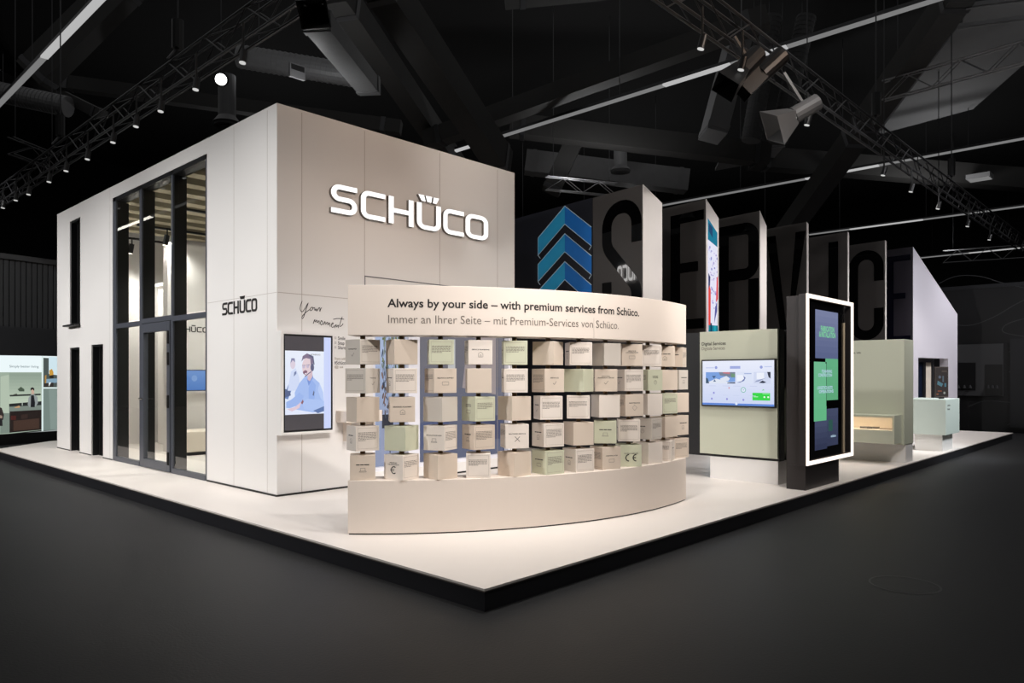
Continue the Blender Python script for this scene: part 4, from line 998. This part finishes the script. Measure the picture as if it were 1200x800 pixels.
truss('lighting_truss', atz(1035, 118, 7.6), atz(1230, 66, 7.6), .42, 'silver truss under the grey ceiling sail at upper right', 'trussl')
truss('lighting_truss', atz(1105, 308, 6.2), atz(1230, 300, 6.2), .5, 'silver truss low at the far right above the dark wall', 'trussl')
truss('lighting_truss', atz(640, 222, 6.5), atz(722, 230, 6.5), .35, 'short silver truss seen above the blue chevron board', 'trussl')
truss('lighting_truss', atz(12, 180, 6.2), atz(66, 200, 6.2), .35, 'dark truss at left behind the pavilion roof', 'truss')
# chain hoists
def hoist(p, lab):
    t = thing('chain_hoist', p, lab, 'hoist', 'chain hoists carrying the trusses')
    p = Vector(p); MB().tube(p+Vector((0,0,.05)), p+Vector((0,0,.4)), .07, 10).build('motor', 'blk', t); MB().tube(p+Vector((0,0,.4)), Vector((p.x, p.y, 11.4)), .01, 6).build('chain', 'truss', t)
    MB().tube(p+Vector((-.12,0,-.12)), p+Vector((0,0,.06)), .02, 6).build('sling', 'truss', t)
hoist((TL.x, 10.7, TZ+.45), 'chain hoist over the left truss, far one'); hoist((TL.x, 5.9, TZ+.45), 'chain hoist over the left truss, near one'); hoist((8.9, TR.y, TZ+.45), 'chain hoist over the right truss, near one'); hoist((13.6, TR.y, TZ+.45), 'chain hoist over the right truss, far one')

def spot_head(pos, aim, lab, group, r=.036, L=.13, lens='lens'):
    pos = Vector(pos); aim = Vector(aim); d = (aim-pos).normalized()
    t = thing('spotlight', pos, lab, 'spotlight', group)
    MB().tube(pos-d*L*.55, pos+d*L*.45, r, 14).build('housing', 'blk', t)
    MB().tube(pos+d*L*.451, pos+d*(L*.451+.006), r*.9, 14).build('lens', lens, t)
    top = pos+Vector((0,0,TZ-pos.z)); MB().tube(pos+Vector((0,0,r*.6)), top, .012, 6).build('hanger', 'blk', t)
    return t
def spot(pos, aim, power, size=60, blend=.6, rad=.08, col=(1, .93, .86)):
    l = bpy.data.lights.new('rig and fill spot', 'SPOT'); l.energy = power; l.spot_size = R_(size); l.spot_blend = blend; l.shadow_soft_size = rad; l.color = col  # shared by truss spots and added, unseen fill spots
    o = bpy.data.objects.new('rig and fill spot', l); COL.objects.link(o); o.location = pos
    o.rotation_euler = (Vector(aim)-Vector(pos)).to_track_quat('-Z', 'Y').to_euler(); return o
LS = [(0.763, 4.771), (0.731, 5.96), (0.729, 7.072), (0.723, 7.962), (0.748, 8.99), (0.763, 10.252), (0.733, 11.302), (0.738, 12.353), (0.733, 13.733), (0.684, 14.494), (0.671, 15.492)]
for i, (x, y) in enumerate(LS):
    p = rig((x, y, 5.2)); spot_head(p, (p.x-.25, p.y-.1, 3), 'small black spotlight on the left truss, %s counted from the near end' % ORD[i], 'spotlights on the left truss')
RS = [(4.086, .719), (4.914, .65), (7.364, .832), (10.961, .873), (12.6, .85), (14.619, .85), (17.2, .82), (19.612, .807)]
for i, (x, y) in enumerate(RS):
    p = rig((x, y, 5.2)); spot_head(p, (p.x-.2, p.y+.4, 3), 'small black spotlight on the right truss, %s counted from the near end' % ORD[i], 'spotlights on the right truss', lens='lens')
# barn-door floods
def flood(pos, aim, lab, s=.18, m='blk', lit=None):
    pos = Vector(pos); d = (Vector(aim)-pos).normalized(); t = thing('barn_door_flood', pos, lab, 'stage light')
    MB().tube(pos-d*.45, pos-d*.12, .1, 14).build('housing', m, t)
    a = d.orthogonal().normalized(); b = d.cross(a)
    mb = MB(); n = 4; vs = []
    for k in range(4):
        th = PI/4+k*PI/2; vs.append(pos-d*.12+(a*math.cos(th)+b*math.sin(th))*.11); 
    for k in range(4):
        th = PI/4+k*PI/2; vs.append(pos+d*.16+(a*math.cos(th)+b*math.sin(th))*s*1.25)
    vs += [v*1.0-d*.0+(v-pos).normalized()*.008 for v in vs]
    fs = []
    for k in range(4):
        j = (k+1) % 4; fs += [(k, j, 4+j, 4+k), (8+k, 12+k, 12+j, 8+j), (4+k, 4+j, 12+j, 12+k)]
    mb.add(vs, fs); recalc(mb.build('barn_doors', 'duct' if lit else m, t))
    MB().tube(pos-d*.11, pos-d*.105, .09, 14).build('lens', 'lens' if lit else 'blk', t)
    MB().bar(pos-d*.3, (pos.x, pos.y, TZ), .03, .03).build('yoke', m, t)
flood(rig((6.45, .8, 4.95)), rig((5.3, 2.0, 4.0)), 'open grey barn-door stage light hanging under the right truss', .2, 'duct', True)
flood(rig((5.0, .8, 5.1)), rig((4.0, 1.2, 4.05)), 'black barn-door stage light on the right truss beside the strip light', .14)
flood(rig((5.5, .8, 5.2)), rig((4.6, 1.6, 4.1)), 'second black barn-door stage light, right of the first one', .11)
flood(rig((.72, 3.2, 5.25)), rig((.3, 2.4, 4)), 'small barn-door stage light near the top of the left truss', .14)
# glaring lamps
def glare(p, r, lab):
    t = thing('glaring_lamp', p, lab, 'lamp'); p = Vector(p)
    v = (CAM-p).normalized(); MB().tube(p-v*.12, p-v*.01, r*1.4, 14).build('housing', 'blk', t); MB().tube(p-v*.009, p, r, 16).build('lens', 'flare', t)
    MB().tube(p-v*.06+Vector((0,0,r)), (p.x-v.x*.06, p.y-v.y*.06, 11.5), .01, 5).build('wire', 'truss', t)
glare(at(259, 93, 11.5), .085, 'bright glaring lamp behind the left truss above the pavilion')
for i, (px, py, d, w) in enumerate(((869, 74, 10.5, 'near strip light'), (946, 141, 12.5, 'below the near part'), (1036, 203, 14.5, 'in the middle'), (1100, 242, 17, 'towards the far end'))):
    glare(at(px, py, d), .035, 'small glaring lamp on the right truss, %s' % w)

# ================================================================== STRIP LIGHTS
def strip_light(x, ya, yb, z, lits, lab, lm='tube2'):
    t = thing('strip_light', (x, (ya+yb)/2, z), lab, 'strip light', 'long strip lights under the hall roof')
    MB().box(x-.06, x+.06, ya, yb, z+.04, z+.10).build('rail', 'truss', t)
    cuts = sorted(set([ya, yb]+[v for l in lits for v in l])); 
    for a, b in zip(cuts, cuts[1:]):
        lit = any(l[0] <= (a+b)/2 <= l[1] for l in lits)
        hw = .062 if lit else .048; MB().box(x-hw, x+hw, a+.01, b-.01, z, z+.038).build('tube', lm if lit else 'tube', t)
    k = ya+1
    while k < yb: MB().tube((x, k, z+.1), (x, k, 11.45), .008, 5).build('hanger', 'truss', t); k += 3.2
strip_light(.71, 9.2, 22, 7.5, [(9.2, 12.6)], 'strip light at the upper left corner of the picture')
strip_light(9.9, -1.5, 11.4, 7.5, [(3.3, 4.8), (2.2, 2.7), (10, 11.4)], 'long strip light crossing above the pavilion and the fins')
strip_light(19.1, -3, 20, 7.5, [(3.4, 5.5)], 'second strip light from the right truss, behind the fins')
strip_light(28, -3, 12, 7.5, [(4.5, 7.2)], 'far strip light above the white gable')
strip_light(38, -4, 8, 7.5, [(1, 5)], 'farthest strip light low at the right edge')
strip_light(-5.6, 6, 33, 7.5, [(25.4, 29.2)], 'strip light over the aisle left of the platform, mirrored in the glass front', 'tube3')

# ================================================================== ROOF BEAMS, DUCTS
def beam(p, q, w, h, lab, m='beam', name='roof_beam', cat='beam'):
    t = thing(name, p, lab, cat); MB().bar(p, q, w, h).build('timber' if m == 'beam' else 'shaft', m, t)
    p = Vector(p); q = Vector(q); d = (q-p).normalized()
    for k in (.05, .95): c_ = p+(q-p)*k; MB().bar(c_-d*.06, c_+d*.06, w+.03, h+.03).build('steel_shoe' if m == 'beam' else 'flange', 'truss' if m == 'beam' else m, t)
beam(at(440, -30, 12), at(588, 192, 17), .5, .6, 'diagonal dark timber strut above the pavilion logo')
beam(at(395, -10, 14), at(560, 232, 22), .45, .5, 'shorter diagonal timber strut left of the long one')
beam(at(598, 147, 20), at(900, 182, 20), .5, .55, 'horizontal timber beam above the blue chevron board')
beam(at(60, 95, 20), at(470, 150, 20), .35, .35, 'low horizontal timber beam behind the pavilion roof')
beam(at(880, 185, 22), at(1250, 215, 22), .5, .6, 'horizontal timber beam at the right behind the truss')
beam(at(1125, -10, 14), at(1010, 150, 18), .5, .5, 'diagonal timber strut under the grey ceiling sail')
beam(at(1010, 150, 18), at(880, 330, 24), .5, .5, 'diagonal timber strut running down behind the fins')
beam(at(590, -20, 16), at(1000, -60, 16), .6, .9, 'deep timber girder along the top edge of the picture')
beam(at(500, 165, 18), at(900, 20, 15), .4, .4, 'slanting timber purlin above the long strip light')
beam(at(0, 75, 24), at(120, 135, 22), .3, .3, 'thin timber brace at the upper left')
beam(at(680, 150, 21), at(645, 225, 21), .5, .5, 'upright timber post between chevron board and pavilion')
beam(at(150, -20, 18), at(40, 90, 18), .5, .8, 'dark timber girder behind the upper left strip light')
beam(at(369, 22, 11.5), at(434, 103, 14.5), .42, .3, 'rectangular sheet metal duct descending above the pavilion', 'duct', 'air_duct', 'duct')
beam(at(616, 190, 24), at(805, 213, 24), .6, .7, 'rectangular air duct behind the fins with a round outlet below', 'duct', 'air_duct', 'duct')
beam(at(868, 35, 18), at(835, 160, 18), .9, .5, 'wide grey duct panel behind the barn-door lights', 'sail', 'air_duct', 'duct')
def spiral(p, q, r, lab, m='duct'):
    p = Vector(p); q = Vector(q); t = thing('spiral_duct', p, lab, 'duct'); mb = MB().tube(p, q, r, 20); d = (q-p).normalized(); L = (q-p).length
    mb.build('pipe', m, t, smooth=False); mb = MB(); k = .05
    while k < L: mb.tube(p+d*k, p+d*(k+.03), r+.012, 20); k += .12
    mb.build('rib', m, t)
    for k in (.15, .85): c_ = p+(q-p)*k; MB().tube(c_+Vector((0,0,r+.013)), (c_.x, c_.y, 11.5), .008, 5).build('wire', 'truss', t)
spiral(at(280, 66, 16), at(436, 92, 16), .24, 'ribbed round air duct behind the exit sign at the top left')
spiral(at(-10, 106, 22), at(80, 125, 22), .3, 'ribbed round air duct at the far upper left')
spiral(at(905, 20, 19), at(880, 165, 19), .24, 'vertical round duct left of the tall ducts behind the right truss', 'grey')
spiral(at(945, 20, 19), at(912, 165, 19), .24, 'vertical round duct right of its twin behind the right truss', 'grey')
def outlet(p, r, lab, L=.8):
    p = Vector(p); t = thing('air_outlet', p, lab, 'air outlet')
    MB().tube(p+Vector((0,0,.18)), p+Vector((0,0,L)), r*.62, 20).build('neck', 'duct', t)
    MB().tube(p+Vector((0,0,.06)), p+Vector((0,0,.18)), r, 24, r*.62).build('hood', 'duct', t); MB().tube(p, p+Vector((0,0,.06)), r*.9, 24).build('rim', 'grey', t)
    MB().tube(p-Vector((0,0,.01)), p, r*.5, 20).build('inlet', 'blk', t)
outlet(at(266, 148, 13), .24, 'round ceiling air outlet just above the pavilion roof edge', .9); outlet(at(727, 202, 22), .32, 'round ceiling air outlet above the blue chevron board', .9)
ex_ = thing('exit_sign', at(348, 84, 14), 'small dim exit sign box hanging at the round duct', 'sign')
c_ = at(348, 84, 14); MB().box(c_.x-.16, c_.x+.16, c_.y-.03, c_.y+.03, c_.z-.13, c_.z+.13).build('sign_box', 'duct', ex_); MB().box(c_.x-.14, c_.x+.14, c_.y-.032, c_.y-.0305, c_.z+.01, c_.z+.11).build('dark_face', 'blk', ex_)
# ceiling sails
def sail(pts, z, lab, th=.08, ribs=True):
    P = [atz(a, b, z) for a, b in pts]; c0 = sum(P, Vector())/len(P); t = thing('ceiling_sail', c0, lab, 'ceiling panel')
    mb = MB(); n = len(P); mb.add([tuple(p) for p in P]+[(p.x, p.y, p.z+th) for p in P], [tuple(range(n)), tuple(range(2*n-1, n-1, -1))]+[(k, (k+1) % n, n+(k+1) % n, n+k) for k in range(n)])
    recalc(mb.build('panel', 'sail', t)); mb = MB(); mb.tube(P[0]+(P[1]-P[0])*.0+Vector((0,0,-.04)), P[1]+Vector((0,0,-.04)), .02, 6); mb.build('edge_pipe', 'duct', t)
sail([(1132, 8), (1260, -8), (1260, 10), (1128, 27)], 8.6, 'narrow grey ceiling sail at the top right corner')
sail([(1122, 32), (1260, 14), (1240, 40), (1140, 128), (1028, 158)], 8.6, 'large grey ceiling sail above the silver truss at upper right')
sail([(845, 185), (920, 170), (905, 188), (838, 200)], 8.0, 'small grey ceiling panel left of the right truss')
lt = thing('ceiling_downlight', at(1148, 209, 22), 'pale ceiling lamp box on the right beam', 'ceiling lamp'); c_ = at(1148, 208, 21.3)
MB().box(c_.x-.25, c_.x+.25, c_.y-.3, c_.y+.3, c_.z-.05, c_.z+.08).build('housing', 'duct', lt); MB().box(c_.x-.22, c_.x+.22, c_.y-.27, c_.y+.27, c_.z-.06, c_.z-.0505).build('diffuser', 'tube', lt)

# ================================================================== LIGHTING
w = bpy.data.worlds.new('World'); SC.world = w; w.use_nodes = True
w.node_tree.nodes['Background'].inputs[0].default_value = (.8, .82, .85, 1); w.node_tree.nodes['Background'].inputs[1].default_value = .0
def area(pos, aim, power, sx, sy, col=(1, 1, 1)):
    l = bpy.data.lights.new('soft fill', 'AREA'); l.energy = power; l.shape = 'RECTANGLE'; l.size = sx; l.size_y = sy; l.color = col
    o = bpy.data.objects.new('soft fill', l); COL.objects.link(o); o.location = pos; o.rotation_euler = (Vector(aim)-Vector(pos)).to_track_quat('-Z', 'Y').to_euler(); return o
W = (1, .90, .80); N = (1, .96, .92); Cc = (.97, .97, 1)

for y in (3.0, 5.7, 8.4, 11.1, 13.8): spot((-5.0, y, 4.85), (.894, y, 1.7), 800, 72, .9, .2, (1, .985, .975))
# front wall + curved wall: unseen spots added in front
for x in (1.2, 3.0, 4.8): spot((x-.6, -3.4, 5.6), (x+.3, 3.9, .8), 660, 48, 1.0, .1, (1, .92, .86))
for x in (1.4, 2.9, 4.4): spot((x, -3.4, 6.2), (x, 4.2, 4.1), 420, 30, 1.0, .6, (1, .72, .54))  # added warm fill for the upper front wall
for x in (.9, 1.9): spot((x, .5, 4.9), (x+.2, 4.2, .7), 70, 45, 1.0, .1, (.9, .93, 1))  # added cool fill for the lower front wall
for y in (4.6, 6.4, 8.2, 10.0, 11.8): spot((-.1, y, 4.7), (-.1, y, .15), 75, 75, 1.0, .06, (1, .98, .95))
for x in (0.2, 2.6, 5.0): spot((x-.8, -1.6, 5.1), (x+.2, 1.8, 1.0), 300, 60, .8, .07, (1, .95, .91))
# right truss down onto platform, stands, gable
for x, e in ((1.0, 230), (2.4, 190), (4.6, 75), (7.0, 75), (9.6, 150), (12.2, 170), (14.8, 190)): spot((x, .45, 4.9), (x+.3, 1.1, .2), e, 85, .8, .07, (1, .97, .94))
for x in (7.5, 10.5, 13.0, 15.6, 18): spot((x, -2.6, 5.6), (x+.8, 1.5, 2.2), 480, 70, .8, .1, (.97, .955, 1))  # added spots out in front, off the truss, unseen
# added, unseen spots over the aisle to brighten the faces turned left
spot((1.5, -3.5, 5.6), (5.6, 1.0, 1.3), 720, 34, .8, .1, N)
spot((4.5, -3.2, 5.6), (9.15, .8, 1.3), 640, 34, .8, .1, (1, .95, .88))
spot((8.0, -3.0, 5.6), (11.9, .4, .8), 560, 34, .8, .1, N)
spot((-.5, 0.5, 6.2), (6.7, 4.6, 3.6), 520, 40, .9, .1, N)
spot((3.5, -1.5, 6.2), (9.5, 3.2, 3.6), 240, 45, .9, .1, N)
spot((8.5, -1.5, 6.2), (14.5, 2.4, 3.6), 240, 45, .9, .1, (.97, .95, 1))
spot((6.0, -3.4, 5.8), (7.0, 3.0, 3.7), 900, 20, .9, .1, (1, .97, .94))  # added, unseen narrow spots to brighten the pale fin fronts
spot((7.6, -3.2, 5.8), (8.6, 2.8, 3.5), 800, 18, .9, .1, (1, .97, .95))
spot((9.2, -3.0, 5.8), (10.0, 2.6, 3.5), 800, 18, .9, .1, (1, .96, .95))
spot((11.4, -3.2, 5.2), (12.1, .1, .8), 950, 32, .9, .1, (.86, .95, 1))  # added, unseen cool spot to brighten the mint counter
spot((-2, 12.2, 6.4), (1.2, 15.9, 3.2), 620, 60, .9, .1, (1, 1, 1))  # added, unseen spot to lift the neighbour's cladding and fascia
# pavilion inside
for y in (6.8, 8.4, 10.0, 11.6): spot((2.0, y, 3.9), (2.2, y+.5, .6), 200, 120, .8, .1, (1, .95, .89))
for y in (6.6, 8.6, 10.7): spot((2.2, y, 1.5), (2.6, y+.6, 4.4), 45, 130, .8, .3, (1, .95, .88))  # added upward fill for the slats, no lamp body there
# added fill for the hall: unseen overhead panel and uplights for the roof
area((12, 6, 11.2), (12, 6, 0), 750, 40, 34, (1, 1, 1))
for x, y, e in ((-4, 2, 90), (-4, 14, 120), (4, 9, 160), (6, 2, 110), (12, 8, 260), (13, -3, 160), (20, 2, 260), (22, 14, 300), (9, 20, 260), (30, 4, 260)):
    spot((x, y, 6.4), (x, y, 11), e*.6, 165, .5, .3, (1, 1, 1))
